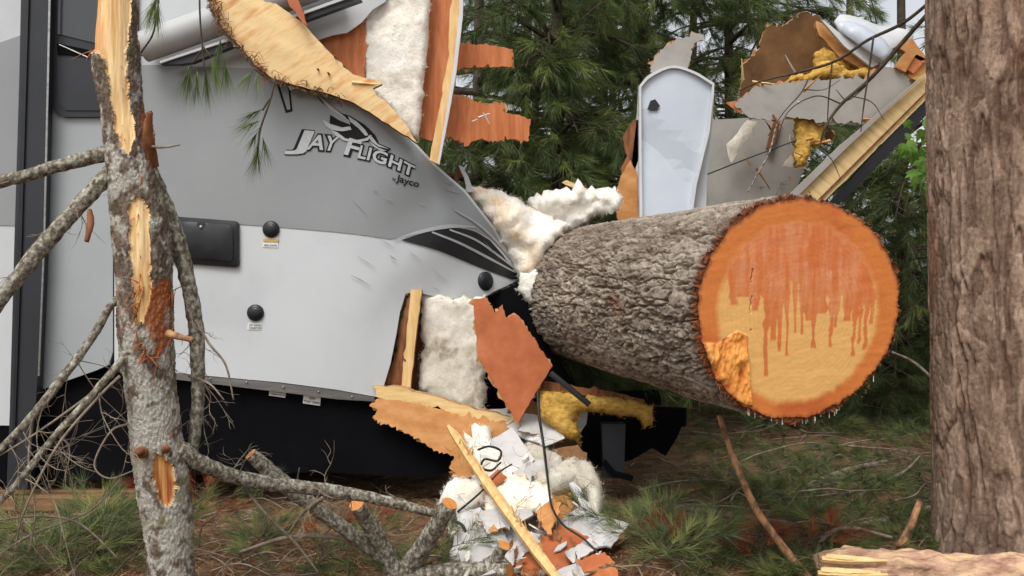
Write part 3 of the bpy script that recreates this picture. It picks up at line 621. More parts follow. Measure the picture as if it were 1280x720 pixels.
q = np.stack([s[si]/.5, .4*np.cos(th)/.075, .4*np.sin(th)/.075], 1); wv = np.stack([fbm(q*.6+k_, 3, 70+k_) for k_ in (3, 9, 15)], 1); qw = q+wv*np.array([.4, .5, .5])
n1 = np.abs(fbm(qw, 4, 80)); n2 = np.abs(fbm(qw*np.array([4, 2.2, 2.2])+7, 3, 81)); n3 = np.abs(fbm(qw*np.array([9, .9, .9])+17, 2, 82))
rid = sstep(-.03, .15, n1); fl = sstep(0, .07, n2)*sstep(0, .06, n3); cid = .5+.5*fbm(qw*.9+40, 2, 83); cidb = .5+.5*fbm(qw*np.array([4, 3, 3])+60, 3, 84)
w1_, w2_, wc = worley(np.stack([s[si]/.13, .4*np.cos(th)/.05, .4*np.sin(th)/.05], 1)+wv*.9, 99); rr = rw-.02+.020*rid+.003*fl*rid+.007*(wc-.5)*rid-.004*sstep(.1, .0, w2_-w1_)+.008*(cid-.5)+.002*fbm(q*8, 2, 95)
V = d[si, :3]+(N[si]*np.cos(th)[:, None]+B[si]*np.sin(th)[:, None])*rr[:, None]
tone = fbm(np.stack([s[si]*1.3, np.cos(th)*1.6, np.sin(th)*1.6], 1), 4, 96)
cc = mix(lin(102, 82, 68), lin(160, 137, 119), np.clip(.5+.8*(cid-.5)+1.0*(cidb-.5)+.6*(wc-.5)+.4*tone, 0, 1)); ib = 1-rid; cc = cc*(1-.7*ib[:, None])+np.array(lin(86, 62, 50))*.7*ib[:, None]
rmk = sstep(.1, .5, fbm(np.stack([s[si]*1.0, np.cos(th)*2.6, np.sin(th)*2.6], 1)+11, 4, 97)); cc = cc*(1-.45*rmk[:, None])+np.array(lin(156, 100, 70))*.45*rmk[:, None]
low = sstep(.9, .0, s[si]); cc = cc*(1-.25*low[:, None])+np.array(lin(104, 92, 84))*.35*low[:, None]
nth = NT; I, J = np.meshgrid(np.arange(len(s)-1), np.arange(nth), indexing='ij'); J2 = (J+1) % nth
tr_r = thing('standing_pine', 'tall standing pine trunk with reddish plated bark', 'tree', (pts[0][0], pts[0][1], 0))
mk('trunk', V, np.stack([I*nth+J, I*nth+J2, (I+1)*nth+J2, (I+1)*nth+J], -1).reshape(-1, 4), mt['trunkbark'], tr_r, col=cc, smooth=True)
# ================================================================== the trailer
def YW(x, y):
    x = np.asarray(x, float); y = np.asarray(y, float)
    return 6.0+.7*(np.maximum(0, x-430)/220)**2+sstep(430, 560, x)*(.012*np.sin((x*.55+y*.8)/15)+.008*np.sin((x*.9-y*.5)/21))+.004*np.sin(x/37+y/61)
def YO(off): return lambda x, y: YW(x, y)-off
tr = thing('travel_trailer', 'white and grey travel trailer crushed open at its front by the tree', 'trailer', (P(200, 360, 7.2)[0], P(200, 360, 7.2)[1], 0))
wall_out = [(143, -44), (143, 457), (180, 462), (250, 469), (350, 478), (420, 487), (470, 496), (478, 488), (488, 455), (495, 420), (500, 390), (507, 367), (520, 365), (545, 371), (570, 374), (600, 375), (618, 364), (636, 356), (651, 348), (642, 326), (618, 284), (582, 238), (546, 207), (518, 177), (478, 130), (440, 95), (398, 50), (416, 44), (434, 41), (452, 28), (466, 12), (482, 2), (494, -44)]
wl = sheet('side_wall', wall_out, YW, .012, mt['white'], tr, sp=12, emat=mt['edge'], nrm=(0, 1, 0), smooth=True)
sheet('grey_band', [(146, 276), (146, 82), (190, 81), (300, 85), (420, 90), (440, 98), (478, 133), (516, 179), (544, 209), (580, 240), (616, 286), (628, 308), (612, 297), (590, 285), (568, 283), (540, 286), (512, 293), (488, 299), (455, 294), (420, 290), (338, 283), (250, 277)], YO(.005), .003, mt['grey'], wl, sp=12, nrm=(0, 1, 0), smooth=True)
# swoosh: dark sweep with pale pin stripes running to the nose
def ribbon(pts, wd): 
    c = cr([(a, b, 0) for a, b in pts], 6)[:, :2]; T = np.gradient(c, axis=0); T /= np.linalg.norm(T, axis=1)[:, None]
    n = np.stack([-T[:, 1], T[:, 0]], 1); k = np.interp(np.linspace(0, 1, len(c)), np.linspace(0, 1, len(wd)), wd)[:, None]/2
    return [tuple(q) for q in c+n*k]+[tuple(q) for q in (c-n*k)[::-1]]
def cat2(pts, n=6): return [tuple(q) for q in cr([(a, b, 0) for a, b in pts], n)[:, :2]]
sheet('black_swoosh', cat2([(502, 300), (530, 291), (560, 285), (590, 288), (612, 300)], 4)+cat2([(628, 318), (643, 338), (650, 348)], 3)+cat2([(640, 349), (610, 338), (580, 326), (545, 312), (502, 300)], 4)[:-1], YO(.010), .003, mt['decalblack'], wl, sp=8, nrm=(0, 1, 0))
for k, (pp, wd) in enumerate([([(492, 300), (520, 291), (560, 283), (594, 284)], (1, 4, 5, 1.5)), ([(540, 290), (575, 304), (610, 322), (649, 343)], (2, 3, 3, 1.5)), ([(562, 287), (595, 300), (625, 321), (650, 341)], (2, 2.5, 2.5, 1.2)), ([(568, 262), (600, 282), (628, 310), (649, 338)], (1, 3, 2.5, 1))]):
    sheet('pin_stripe', ribbon(pp, wd), YO(.015), .002, mt['decalline'], wl, sp=6, nrm=(0, 1, 0))
rngc = np.random.default_rng(71)
for i in range(16):               # scuffs running away from the torn nose
    x, y = rngc.uniform(430, 610), rngc.uniform(225, 366); a = rngc.normal(.55, .25); l = rngc.uniform(7, 30)
    sheet('scuff', ribbon([(x, y), (x+l*.5*math.cos(a), y+l*.5*math.sin(a)+rngc.normal(0, .6)), (x+l*math.cos(a), y+l*math.sin(a))], (.2, rngc.uniform(.5, 1.0), .2)), YO(.017), .002, mt[('scuffd', 'decalline')[i % 2]], wl, sp=12, nrm=(0, 1, 0))
# left of the seam
sheet('front_seam', [(140.5, -44), (144.5, -44), (144.5, 458), (140.5, 458)], 6.03, .02, mt['black'], tr, sp=30)
sheet('slide_panel', [(52, -44), (141, -44), (141, 440), (136, 456), (120, 463), (52, 487)], 6.0, .03, mt['greylt'], tr, sp=25, nrm=(0, 1, 0))
sheet('corner_trim', [(27, -44), (62, -44), (59, 100), (54, 300), (46, 486), (34, 612), (8, 612), (12, 520), (18, 300), (24, 100)], 5.9, .07, mt['trim'], tr, sp=40, nrm=(0, 1, 0))
sheet('trim_groove', [(33, -44), (37, -44), (27, 300), (18, 560), (15, 560), (22, 300)], 5.885, .006, mt['black'], tr, sp=40, nrm=(0, 1, 0))
sheet('trim_bead', [(61.5, -44), (64, -44), (61, 100), (56, 300), (49, 470), (47, 470), (54, 300), (58.5, 100)], 5.88, .008, mt['metal'], tr, sp=40, nrm=(0, 1, 0))
lw = sheet('rear_side_wall', [(-420, -44), (30, -44), (24, 200), (12, 532), (-420, 520)], 6.05, .03, mt['white'], tr, sp=60, nrm=(0, 1, 0))
sheet('grey_band', [(-420, 70), (0, 53), (26, 44), (22, 200), (19, 282), (-420, 276)], 6.045, .003, mt['grey'], lw, sp=60, nrm=(0, 1, 0))
# dark entry window
wn = sheet('window', [(64, -44), (172, -44), (172, 146), (80, 146), (70, 141), (64, 130)], 5.97, .03, mt['trim'], tr, sp=30, nrm=(0, 1, 0))
sheet('pane', [(71, -40), (168, -40), (168, 58), (120, 54), (71, 42)], 5.962, .006, mt['glass'], wn, sp=40, nrm=(0, 1, 0))
sheet('lower_pane', [(71, 72), (168, 72), (168, 138), (82, 138), (73, 128)], 5.962, .006, mt['trim'], wn, sp=40, nrm=(0, 1, 0))
sheet('sliding_gap', [(71, 54), (110, 62), (110, 70), (72, 68)], 5.96, .004, mt['under'], wn, sp=40, nrm=(0, 1, 0))
V, Fc = tube(*tpx([(74, 56, 5.955, 1), (110, 72, 5.955, 1)]), 5, 2); mk('rail', V, Fc, mt['metal'], wn)
# compartment door with bevelled raised centre and lock
def rrect(x0, y0, x1, y1, r, sk=(0, 0), n=4):
    o = []
    for cx, cy, a0 in ((x1-r, y0+r, -90), (x1-r, y1-r, 0), (x0+r, y1-r, 90), (x0+r, y0+r, 180)):
        for i in range(n+1):
            a = math.radians(a0+90*i/n); X_, Y_ = cx+r*math.cos(a), cy+r*math.sin(a); o.append((X_+(Y_-y0)*sk[0], Y_+(X_-x0)*sk[1]))
    return o
cd = sheet('compartment_door', rrect(212, 270, 298, 328, 5, sk=(0, .075)), 5.975, .03, mt['black'], tr, sp=12, puff=.012, pw=6, nrm=(0, 1, 0))
sheet('raised_panel', rrect(219, 276, 291, 321, 6, sk=(0, .075)), 5.955, .02, mt['black'], cd, sp=10, puff=.014, pw=20, nrm=(0, 1, 0))
lk = sheet('lock', rrect(246, 278, 256, 291, 2), 5.945, .02, mt['trim'], cd, sp=6, nrm=(0, 1, 0))
def disc(px, py, rx, ry, Y, dome, mat, name, parent, nrm=(0, -1, 0), steps=5, seg=28, depth=.03, back=.02):
    c = P(px, py, Y); k = Y*S/F; n = unit(np.array(nrm, float)); r = unit(np.cross((0, 0, 1), n))*-1; u = np.array([0, 0, 1.]); V = []; Fc = []
    prof = [(1, -back)]+[(math.cos(a), dome*math.sin(a)) for a in np.linspace(0, math.pi/2*.97, steps)]
    for q, z in prof:
        for i in range(seg):
            a = 2*math.pi*i/seg; V.append(c+r*(rx*k*q*math.cos(a))+u*(ry*k*q*math.sin(a))+n*z)
    m = len(prof)
    for j in range(m-1):
        for i in range(seg): Fc.append([j*seg+i, j*seg+(i+1) % seg, (j+1)*seg+(i+1) % seg, (j+1)*seg+i])
    Fc.append([(m-1)*seg+i for i in range(seg)])
    return mk(name, V, Fc, mat, parent, smooth=True)
for px, py, rx, ry, nn in [(338.5, 286.5, 10.5, 10.5, (0, -1, 0)), (319, 391, 10.5, 10.5, (0, -1, 0)), (607.5, 351.5, 11.5, 12, (.62, -.78, 0))]:
    Yv = float(YW(px, py)); cpt = disc(px, py, rx, ry, Yv-.012, .018, mt['black'], 'round_inlet_cap', tr, nn)
    rb_ = disc(px, py, rx*.62, ry*.62, Yv-.027, .008, mt['black'], 'cap_knob', cpt, nn)
disc(251, 284, 2.6, 2.6, 5.94, .006, mt['metal'], 'key_cylinder', lk, seg=14, steps=3)
# lettering
def text_px(body, fn, mat, name, parent, bold=0., Yoff=.008, space=1.0, label=None):
    cu = bpy.data.curves.new('t', 'FONT'); cu.body = body; cu.size = 1; cu.offset = bold; cu.space_character = space; cu.resolution_u = 4
    ob = bpy.data.objects.new('t', cu); COL.objects.link(ob); dg = bpy.context.evaluated_depsgraph_get(); dg.update()
    me = bpy.data.meshes.new_from_object(ob.evaluated_get(dg)); V = np.array([v.co[:] for v in me.vertices]); Fc = [list(p.vertices) for p in me.polygons]
    bpy.data.objects.remove(ob); bpy.data.curves.remove(cu); bpy.data.meshes.remove(me)
    px, py = fn(V[:, 0], V[:, 1]); W = np.stack([P(a, b, float(YW(a, b))-Yoff) for a, b in zip(px, py)])
    Fc = [f if np.cross(W[f[1]]-W[f[0]], W[f[2]]-W[f[0]])[1] < 0 else f[::-1] for f in Fc]
    return mk(name, W, Fc, mat, parent, label=label)
def text_width(body, space=1.0):
    cu = bpy.data.curves.new('t', 'FONT'); cu.body = body; cu.space_character = space; ob = bpy.data.objects.new('t', cu); COL.objects.link(ob)
    dg = bpy.context.evaluated_depsgraph_get(); dg.update(); me = ob.evaluated_get(dg).to_mesh(); x = [v.co.x for v in me.vertices]; r = (min(x), max(x))
    ob.evaluated_get(dg).to_mesh_clear(); bpy.data.objects.remove(ob); return r
def map_text(body, base, hs_, slant, space=1.0):
    a, b_ = text_width(body, space); bx_ = np.array(base, float); u_ = np.linspace(0, 1, len(bx_))
    def fn(x, y):
        u = (x-a)/(b_-a); X_ = np.interp(u, u_, bx_[:, 0]); Yb = np.interp(u, u_, bx_[:, 1]); H = np.interp(u, [0, 1], hs_); v = y/.70
        return X_+v*H*slant, Yb-v*H
    return fn
# capitals J and F stand a little taller: three runs along one sagging baseline
runs = [('J', [(359, 184.5), (384, 186)], (22.5, 22), .42), ('AY', [(383, 186.3), (403, 187), (418, 188.2)], (18, 17), .36), ('F', [(430, 192.2), (446, 196)], (20, 19), .34), ('LIGHT', [(447, 197), (463, 200.3), (482, 205.8), (499, 213), (516, 221)], (15.5, 12.8), .26)]
lt = None
for body, base, hh, sl in runs:
    fn = map_text(body, base, hh, sl, 1.06)
    text_px(body, fn, mt['decaldark'], 'letter_outline', wl, .06 if body == 'J' else .10, .010, 1.06)
    text_px(body, fn, mt['letter'], 'lettering', wl, .022, .014, 1.06)
text_px('Jayco', map_text('Jayco', [(495, 226), (509, 230.5), (523, 234)], (8.5, 8), .2), mt['decaldark'], 'small_lettering', wl, .02, .010)
text_px('by', map_text('by', [(490.5, 225), (494.5, 226.2)], (4, 4), .2), mt['decaldark'], 'small_lettering', wl, .01, .010)
def zz(L): return [(340+a/4.8, 100+b/4.8) for a, b in L]
def decal(name, L, mat, off=.010, px=False): return sheet(name, L if px else zz(L), YO(off), .002, mat, wl, sp=10, nrm=(0, 1, 0))
# bird emblem: dark body, pale swept wings and tail feathers
decal('emblem_body', [(350, 200), (400, 195), (470, 215), (560, 270), (620, 330), (640, 375), (600, 370), (540, 372), (480, 362), (420, 345), (380, 315), (345, 255)], mt['decaldark'], .010)
decal('emblem_wing', [(255, 70), (300, 100), (370, 165), (440, 215), (475, 250), (480, 275), (420, 240), (350, 190), (310, 150)], mt['decaldark'], .0125)
decal('emblem_feather', [(268, 82), (310, 115), (375, 172), (440, 222), (465, 252), (415, 228), (350, 180), (318, 146)], mt['letter'], .015)
decal('emblem_feather', [(306, 140), (340, 172), (400, 205), (462, 240), (470, 268), (400, 240), (345, 205), (318, 172)], mt['grey'], .0152)
decal('emblem_feather', [(303, 238), (345, 262), (420, 285), (468, 278), (478, 298), (420, 308), (360, 300), (322, 275)], mt['letter'], .015)
decal('emblem_feather', [(352, 300), (390, 312), (440, 350), (500, 362), (560, 350), (600, 330), (575, 362), (500, 378), (430, 362), (380, 332)], mt['letter'], .015)
decal('emblem_feather', [(455, 215), (510, 250), (560, 300), (578, 330), (560, 335), (520, 290), (470, 250)], mt['letter'], .015)
decal('emblem_tail', [(565, 335), (590, 318), (640, 380), (715, 412), (690, 432), (640, 412), (595, 380)], mt['decaldark'], .0125)
decal('emblem_tail_feather', [(575, 338), (590, 328), (635, 385), (705, 414), (640, 400), (600, 372)], mt['letter'], .015)
decal('emblem_tail_feather', [(580, 362), (600, 378), (640, 408), (690, 424), (650, 424), (605, 396)], mt['letter'], .0152)
# dark outlined stroke of the same graphic, cut off by the torn wood
decal('graphic_stroke', [(344, 96), (361, 98), (365.5, 139), (357, 141), (348, 112)], mt['decaldark'], .010, True)
decal('graphic_stroke_fill', [(348, 97), (359, 99), (363, 136.5), (359, 137.5), (351, 112)], mt['grey'], .014, True)
# stickers
def sticker(x0, y0, x1, y1, sk, Yv, lines=(), par=tr, m='sticker', off=.004):
    sk_ = [(x0, y0), (x1, y0+(x1-x0)*sk), (x1-1, y1+(x1-x0)*sk), (x0-1, y1)]
    o = sheet('sticker', sk_, (lambda x, y: YW(x, y)-off) if Yv is None else Yv, .002, mt[m], par, sp=20, nrm=(0, 1, 0))
    for body, bx_, by_, bx2, h_ in lines:
        a, b_ = text_width(body); 
        def fn(x, y): u = (x-a)/(b_-a); X_ = bx_+u*(bx2-bx_); return X_, by_+(X_-x0)*sk-y/.7*h_
        cu_off = off+.004
        if Yv is None: text_px(body, fn, mt['decaldark'], 'print', o, .01, cu_off)
        else: text_px(body, fn, mt['decaldark'], 'print', o, .01, 6.0-Yv+.005)
    return o
sticker(329, 297.5, 348, 309, .03, None, [('FRESH WATER', 330, 307.5, 346, 2.2)])
sheet('sticker_band', [(329, 298), (348, 298.6), (348, 302.6), (329, 302)], YO(.008), .002, mt['stickery'], tr, sp=20, nrm=(0, 1, 0))
sticker(310, 404, 327, 412, .02, None, [('CITY WATER', 311, 407.5, 326, 2.6), ('CONNECTION', 311, 411, 326, 2.6)])
# lower metal edge and black skirt sheet painting the darkness beneath the trailer
sheet('bottom_rail', [(150, 458), (250, 470), (350, 479), (420, 488), (468, 497), (468, 502), (420, 499), (350, 490), (250, 478), (150, 466)], 6.0, .05, mt['metal'], tr, sp=16, nrm=(0, 1, 0), nz=.006, ns=10, puff=.004, pw=5)
ub = sheet('skirt_shade_sheet', [(-420, 470), (46, 470), (150, 458), (250, 472), (350, 482), (470, 497), (560, 520), (572, 585), (540, 598), (400, 590), (160, 596), (40, 604), (-420, 600)], 6.06, .03, mt['under'], tr, sp=40, nrm=(0, 1, 0))
sticker(337, 486, 357.5, 494.5, .13, 6.045, [('DISCONNECT', 338.5, 489.5, 356, 2.2), ('DRAIN VALVE', 338.5, 493, 356, 2.2)], par=ub)
sticker(379.5, 493.5, 401, 504, .15, 6.045, [('LOW', 386.5, 498, 394, 3.0), ('POINT DRAIN', 380.5, 502.6, 399.5, 3.0)], par=ub)
x0, x1 = -6.0, -.55; yb, yf = 5.75, 8.1
def bxp(name, c, s, mat, par=tr, **k):
    V, Fc = box(c, s, **k); return mk(name, V, Fc, mat, par)
bxp('floor', ((x0+x1)/2, (5.95+yf)/2, .80), (x1-x0, yf-5.95, .10), mt['under'])
bxp('chassis_rail', ((x0+.3)/2, 6.3, .62), (.3-x0, .06, .16), mt['under']); bxp('chassis_rail', ((x0+.3)/2, 7.6, .62), (.3-x0, .06, .16), mt['under'])
bxp('far_wall', ((x0-1.0)/2, yf, 2.0), (-1.0-x0, .05, 2.4), mt['panelg']); bxp('roof', ((x0-1.55)/2, (yb+yf)/2-.03, 3.33), (-1.55-x0, yf-yb-.1, .08), mt['white'])
bxp('far_blocking_sheet', ((x0+x1)/2, 7.9, .45), (x1-x0, .03, .75), mt['under'])  # black sheet added at the far side to keep the gap below dark
for x, y in [(170, 463), (215, 468), (262, 474), (308, 478), (354, 484), (398, 490), (440, 496)]: disc(x, y, 1.3, 1.3, 5.985, .004, mt['metal'], 'screw', tr, seg=8, steps=3)
# drawbar, jack and box in the dark below the trunk
V, Fc = join([box((.62, 6.2, .52), (1.2, .08, .12), rz=-.35), box((.62, 6.9, .52), (1.2, .08, .12), rz=.35)]); mk('drawbar', V, Fc, mt['under'], tr)
sheet('jack_post', [(752, 530), (782, 530), (780, 598), (755, 598)], 6.05, .1, mt['trim'], tr, sp=40)
sheet('jack_brace', [(757, 575), (770, 590), (792, 596), (790, 602), (766, 596), (754, 582)], 6.0, .05, mt['under'], tr, sp=20)
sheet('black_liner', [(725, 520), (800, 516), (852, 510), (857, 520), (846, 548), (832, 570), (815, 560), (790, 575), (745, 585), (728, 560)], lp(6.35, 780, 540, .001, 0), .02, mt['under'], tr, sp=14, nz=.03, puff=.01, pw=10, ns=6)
# awning: roller tube, rail and arm along the wall
aw = [(178, 60), (235, 40), (290, 20), (420, -27)]
V, Fc = tube(*tpx([(a, b-1, 5.85, 19) for a, b in aw]), 20, 6); awt = mk('awning_roller', V, Fc, mt['awning'], tr, smooth=True)
V, Fc = tube(*tpx([(182, 62, 5.85, 8), (174, 65, 5.85, 6)]), 12, 2); mk('end_cap', V, Fc, mt['metal'], awt)
sheet('awning_rail', [(200, 76), (290, 46), (440, -8), (440, -4), (290, 49.5), (200, 79)], 5.82, .03, mt['fibre'], tr, sp=40, nrm=(0, 1, 0))
sheet('awning_arm', [(200, 80), (290, 50), (446, -5), (452, 0), (380, 26), (290, 58), (240, 78), (225, 80)], 5.84, .05, mt['trim'], tr, sp=40, nrm=(0, 1, 0))
# torn upper wall: insulation, plywood backing, stud, orange flaps
sheet('insulation_batt', [(452, 30), (468, 10), (484, -30), (538, -30), (534, 60), (527, 130), (523, 176), (505, 162), (480, 132), (452, 100), (449, 60)], 6.10, .04, mt['insul'], tr, sp=4.5, jag=1, puff=.03, pw=7, nz=.03, ns=9, fuzz=800)
sheet('torn_plywood', [(395, 50), (416, 43), (434, 40), (452, 27), (458, 20), (456, 100), (440, 92)], 6.06, .012, mt['ply'], tr, sp=14, jag=.8, jstep=3, ply2=1, emat=mt['edge'])
sheet('orange_panel', [(530, -40), (572, -40), (568, 60), (560, 130), (556, 172), (538, 176), (520, 170), (526, 120)], 6.20, .012, mt['ply'], tr, sp=16, jag=.8, emat=mt['edge'])
sheet('stud', [(565, -40), (580, -40), (578, 20), (570, 90), (560, 150), (549, 206), (537, 200), (548, 140), (559, 80)], 6.05, .05, mt['lumber'], tr, sp=14, jag=.5, emat=mt['edge'])
sheet('stud_edge', [(575, -40), (580.5, -40), (578.5, 20), (570.5, 90), (560, 150), (549, 206), (547, 203), (556, 150), (566, 90), (573.5, 20)], 6.035, .012, mt['fibre'], tr, sp=14)
sheet('orange_flap', [(567, 54), (610, 56), (641, 61), (640, 83), (600, 84), (566, 86)], lp(6.18, 567, 70, .0012), .012, mt['ply'], tr, sp=12, jag=.8, jstep=3, ply2=1.5, emat=mt['edge'])
sheet('orange_flap', [(560, 117), (582, 124), (605, 131), (628, 127), (630, 140), (664, 149), (660, 177), (640, 174), (622, 177), (600, 174), (580, 183), (574, 176), (552, 170)], lp(6.16, 560, 150, .0015), .012, mt['ply'], tr, sp=12, jag=1.3, jstep=2.6, ply2=2, emat=mt['edge'])
for a, b, wd in [((598, 147), (612, 142), 1.4), ((604, 141), (612, 155), 1.2), ((590, 152), (597, 149), 1)]:
    V, Fc = tube(*tpx([(a[0], a[1], 6.12, wd), (b[0], b[1], 6.14, wd*.5)]), 5, 2); mk('splinter', V, Fc, mt['fibre'], tr)
# lower hole in the side wall
sheet('torn_wall_edge', [(512, 364), (506, 385), (499, 410), (496, 440), (484, 470), (476, 488), (500, 490), (512, 480), (518, 420), (522, 364)], 6.12, .03, mt['browntorn'], tr, sp=7, jag=1.2, jstep=4, puff=.012, pw=6, nz=.02, ns=25)
sheet('stud', [(513, 362), (527, 362), (520, 420), (513, 486), (501, 486), (508, 420)], 6.10, .06, mt['lumber'], tr, sp=14, jag=.4, emat=mt['edge'])
sheet('brown_backing', [(522, 372), (575, 376), (578, 500), (500, 500), (512, 470)], 6.34, .012, mt['browntorn'], tr, sp=24)
sheet('insulation_batt', [(528, 366), (560, 371), (590, 374), (606, 368), (612, 400), (604, 440), (606, 480), (607, 518), (598, 524), (570, 508), (545, 500), (524, 488), (527, 440), (526, 400)], 6.22, .05, mt['insuld'], tr, sp=4.5, jag=1.4, jstep=5, puff=.03, pw=7, nz=.03, ns=9, fuzz=700)
sheet('sill_plate', [(466, 482), (500, 484), (545, 496), (590, 510), (640, 522), (640, 530), (600, 526), (540, 510), (470, 496)], 5.99, .10, mt['lumberx'], tr, sp=14, jag=1, emat=mt['edge'])
sheet('floor_board', [(463, 508), (476, 494), (520, 504), (580, 520), (650, 530), (656, 545), (612, 545), (606, 570), (596, 596), (570, 600), (560, 590), (568, 572), (540, 560), (520, 548), (492, 534), (468, 524), (472, 512)], lp(5.97, 520, 520, .0, -.001), .016, mt['osb'], tr, sp=12, jag=1.5, jstep=2.6, ply2=2.5, emat=mt['edge'])
sheet('rust_panel', [(591, 375), (609, 372), (618, 391), (628, 381), (633, 398), (641, 393), (649, 396), (690, 457), (647, 529), (598, 446)], lp(5.86, 640, 450, .0005, -.0006), .010, mt['plyd'], tr, sp=12, jag=.5, jstep=4, ply2=1.2, emat=mt['edge'])
# nose insulation spilling over the trunk
sheet('nose_insulation', [(579, 238), (600, 233), (622, 238), (650, 250), (668, 262), (690, 270), (712, 282), (700, 298), (684, 312), (676, 330), (662, 348), (648, 344), (634, 316), (614, 284), (596, 258)], lp(6.62, 640, 290, .0005, 0), .06, mt['insulp'], tr, sp=4.5, jag=1.6, jstep=5, puff=.10, pw=18, nz=.13, ns=3.6, fuzz=1500)
sheet('nose_insulation', [(660, 252), (680, 241), (700, 240), (718, 235), (745, 239), (770, 235), (777, 250), (772, 263), (744, 270), (722, 284), (704, 302), (690, 318), (676, 300), (668, 272)], lp(6.75, 720, 260, 0, .002), .08, mt['insulw'], tr, sp=4, jag=2.2, jstep=4, puff=.06, pw=9, nz=.10, ns=5, fuzz=1500)
sheet('nose_insulation', [(650, 340), (662, 338), (676, 332), (679, 350), (678, 382), (670, 385), (656, 374), (646, 362)], 6.55, .05, mt['insulw'], tr, sp=5, jag=1.5, puff=.05, pw=9, nz=.06, ns=10, fuzz=500)
sheet('nose_shard', [(573, 206), (578, 208), (586, 222), (592, 240), (584, 240), (580, 222)], 6.45, .008, mt['fibre'], tr, sp=10, jag=.4)
sheet('nose_shard', [(567, 222), (574, 208), (577, 214), (570, 234)], 6.5, .01, mt['browntorn'], tr, sp=10, jag=.4)
sheet('nose_shard', [(702, 228), (708, 225), (740, 238), (736, 243)], 6.95, .015, mt['lumberx'], tr, sp=10, jag=.4)
# boards, yellow insulation and bar under the trunk
sheet('yellow_insulation', [(672, 488), (700, 490), (740, 494), (790, 499), (816, 508), (815, 531), (806, 534), (798, 522), (770, 518), (742, 515), (724, 516), (718, 526), (726, 545), (724, 556), (708, 548), (690, 532), (676, 520)], lp(5.95, 740, 510, .0006, -.001), .06, mt['foam'], tr, sp=5, jag=1.4, jstep=5, puff=.04, pw=7, nz=.05, ns=12, fuzz=900)
sheet('cracked_board', [(640, 470), (700, 480), (760, 489), (806, 500), (800, 506), (740, 497), (680, 489), (640, 482)], lp(5.98, 720, 490, .0006), .05, mt['browntorn'], tr, sp=10, jag=1)
V, Fc = tube(*tpx([(688, 466, 5.8, 4), (737, 506, 5.75, 4)]), 6, 2); mk('black_bar', V, Fc, mt['black'], tr)
sheet('torn_lining', [(640, 500), (680, 505), (700, 530), (716, 560), (700, 580), (660, 560), (630, 530)], 6.05, .012, mt['brown'], tr, sp=12, jag=1.5, emat=mt['edge'])
sheet('white_lining', [(700, 520), (735, 512), (733, 530), (722, 545), (706, 540)], 6.12, .01, mt['panelw'], tr, sp=12)
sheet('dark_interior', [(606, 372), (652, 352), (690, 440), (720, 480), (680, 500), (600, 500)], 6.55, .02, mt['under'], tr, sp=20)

# ================================================================== white arched panel behind the trunk
ap = thing('arched_panel', 'white arched moulded panel with a small black hole standing behind the trunk', 'panel', P(842, 262, 6.95)+np.array([0, 0, -.25]))
arch = cat2([(799, 107), (812, 93), (840, 82), (868, 89), (893, 104)], 5)
sheet('back_shell', arch+[(891, 150), (884, 215), (882, 300), (794, 300), (790, 200), (797, 140)], 7.02, .05, mt['fibre'], ap, sp=18, nrm=(0, 1, 0))
inner = cat2([(801.5, 109), (813.5, 96.5), (840, 85), (867, 92), (890.5, 106)], 5)
sheet('inner_panel', inner+[(884, 165), (868, 230), (858, 300), (804, 300), (802, 200)], 6.94, .012, mt['dome'], ap, sp=12, nrm=(0, 1, 0), curl=lambda x, y: -.012*np.sin((x-800)/28)+.0006*np.maximum(0, (y-150)-(x-820)*.75)-.0009*np.maximum(0, (y-185)-(x-815)*.7))
sheet('rim', arch+[(887, 165), (871, 230), (861, 300), (858, 300), (868, 229), (884, 164), (890.5, 106)]+inner[::-1][1:]+[(802, 200), (804, 300), (800, 300), (799, 200)], 6.90, .05, mt['fibre'], ap, sp=9, nrm=(0, 1, 0))
sheet('hole', [(809, 137), (813, 126), (819, 124), (825, 132), (821, 138)], 6.915, .004, mt['black'], ap, sp=9, nrm=(0, 1, 0))
sheet('torn_backing', [(813, 90), (818, 72), (834, 54), (862, 46), (866, 40), (880, 44), (878, 50), (868, 54), (858, 92)], 7.05, .02, mt['panelg'], ap, sp=12, jag=.9, jstep=3, ply2=1.2, emat=mt['edge'])
sheet('splintered_wood', [(778, 172), (792, 150), (799, 150), (798, 200), (790, 225), (782, 240), (776, 210), (784, 195)], 7.02, .02, mt['browntorn'], ap, sp=10, jag=1)
sheet('splintered_wood', [(768, 250), (776, 220), (788, 200), (796, 215), (799, 290), (775, 290)], 7.0, .02, mt['osb'], ap, sp=10, jag=1)

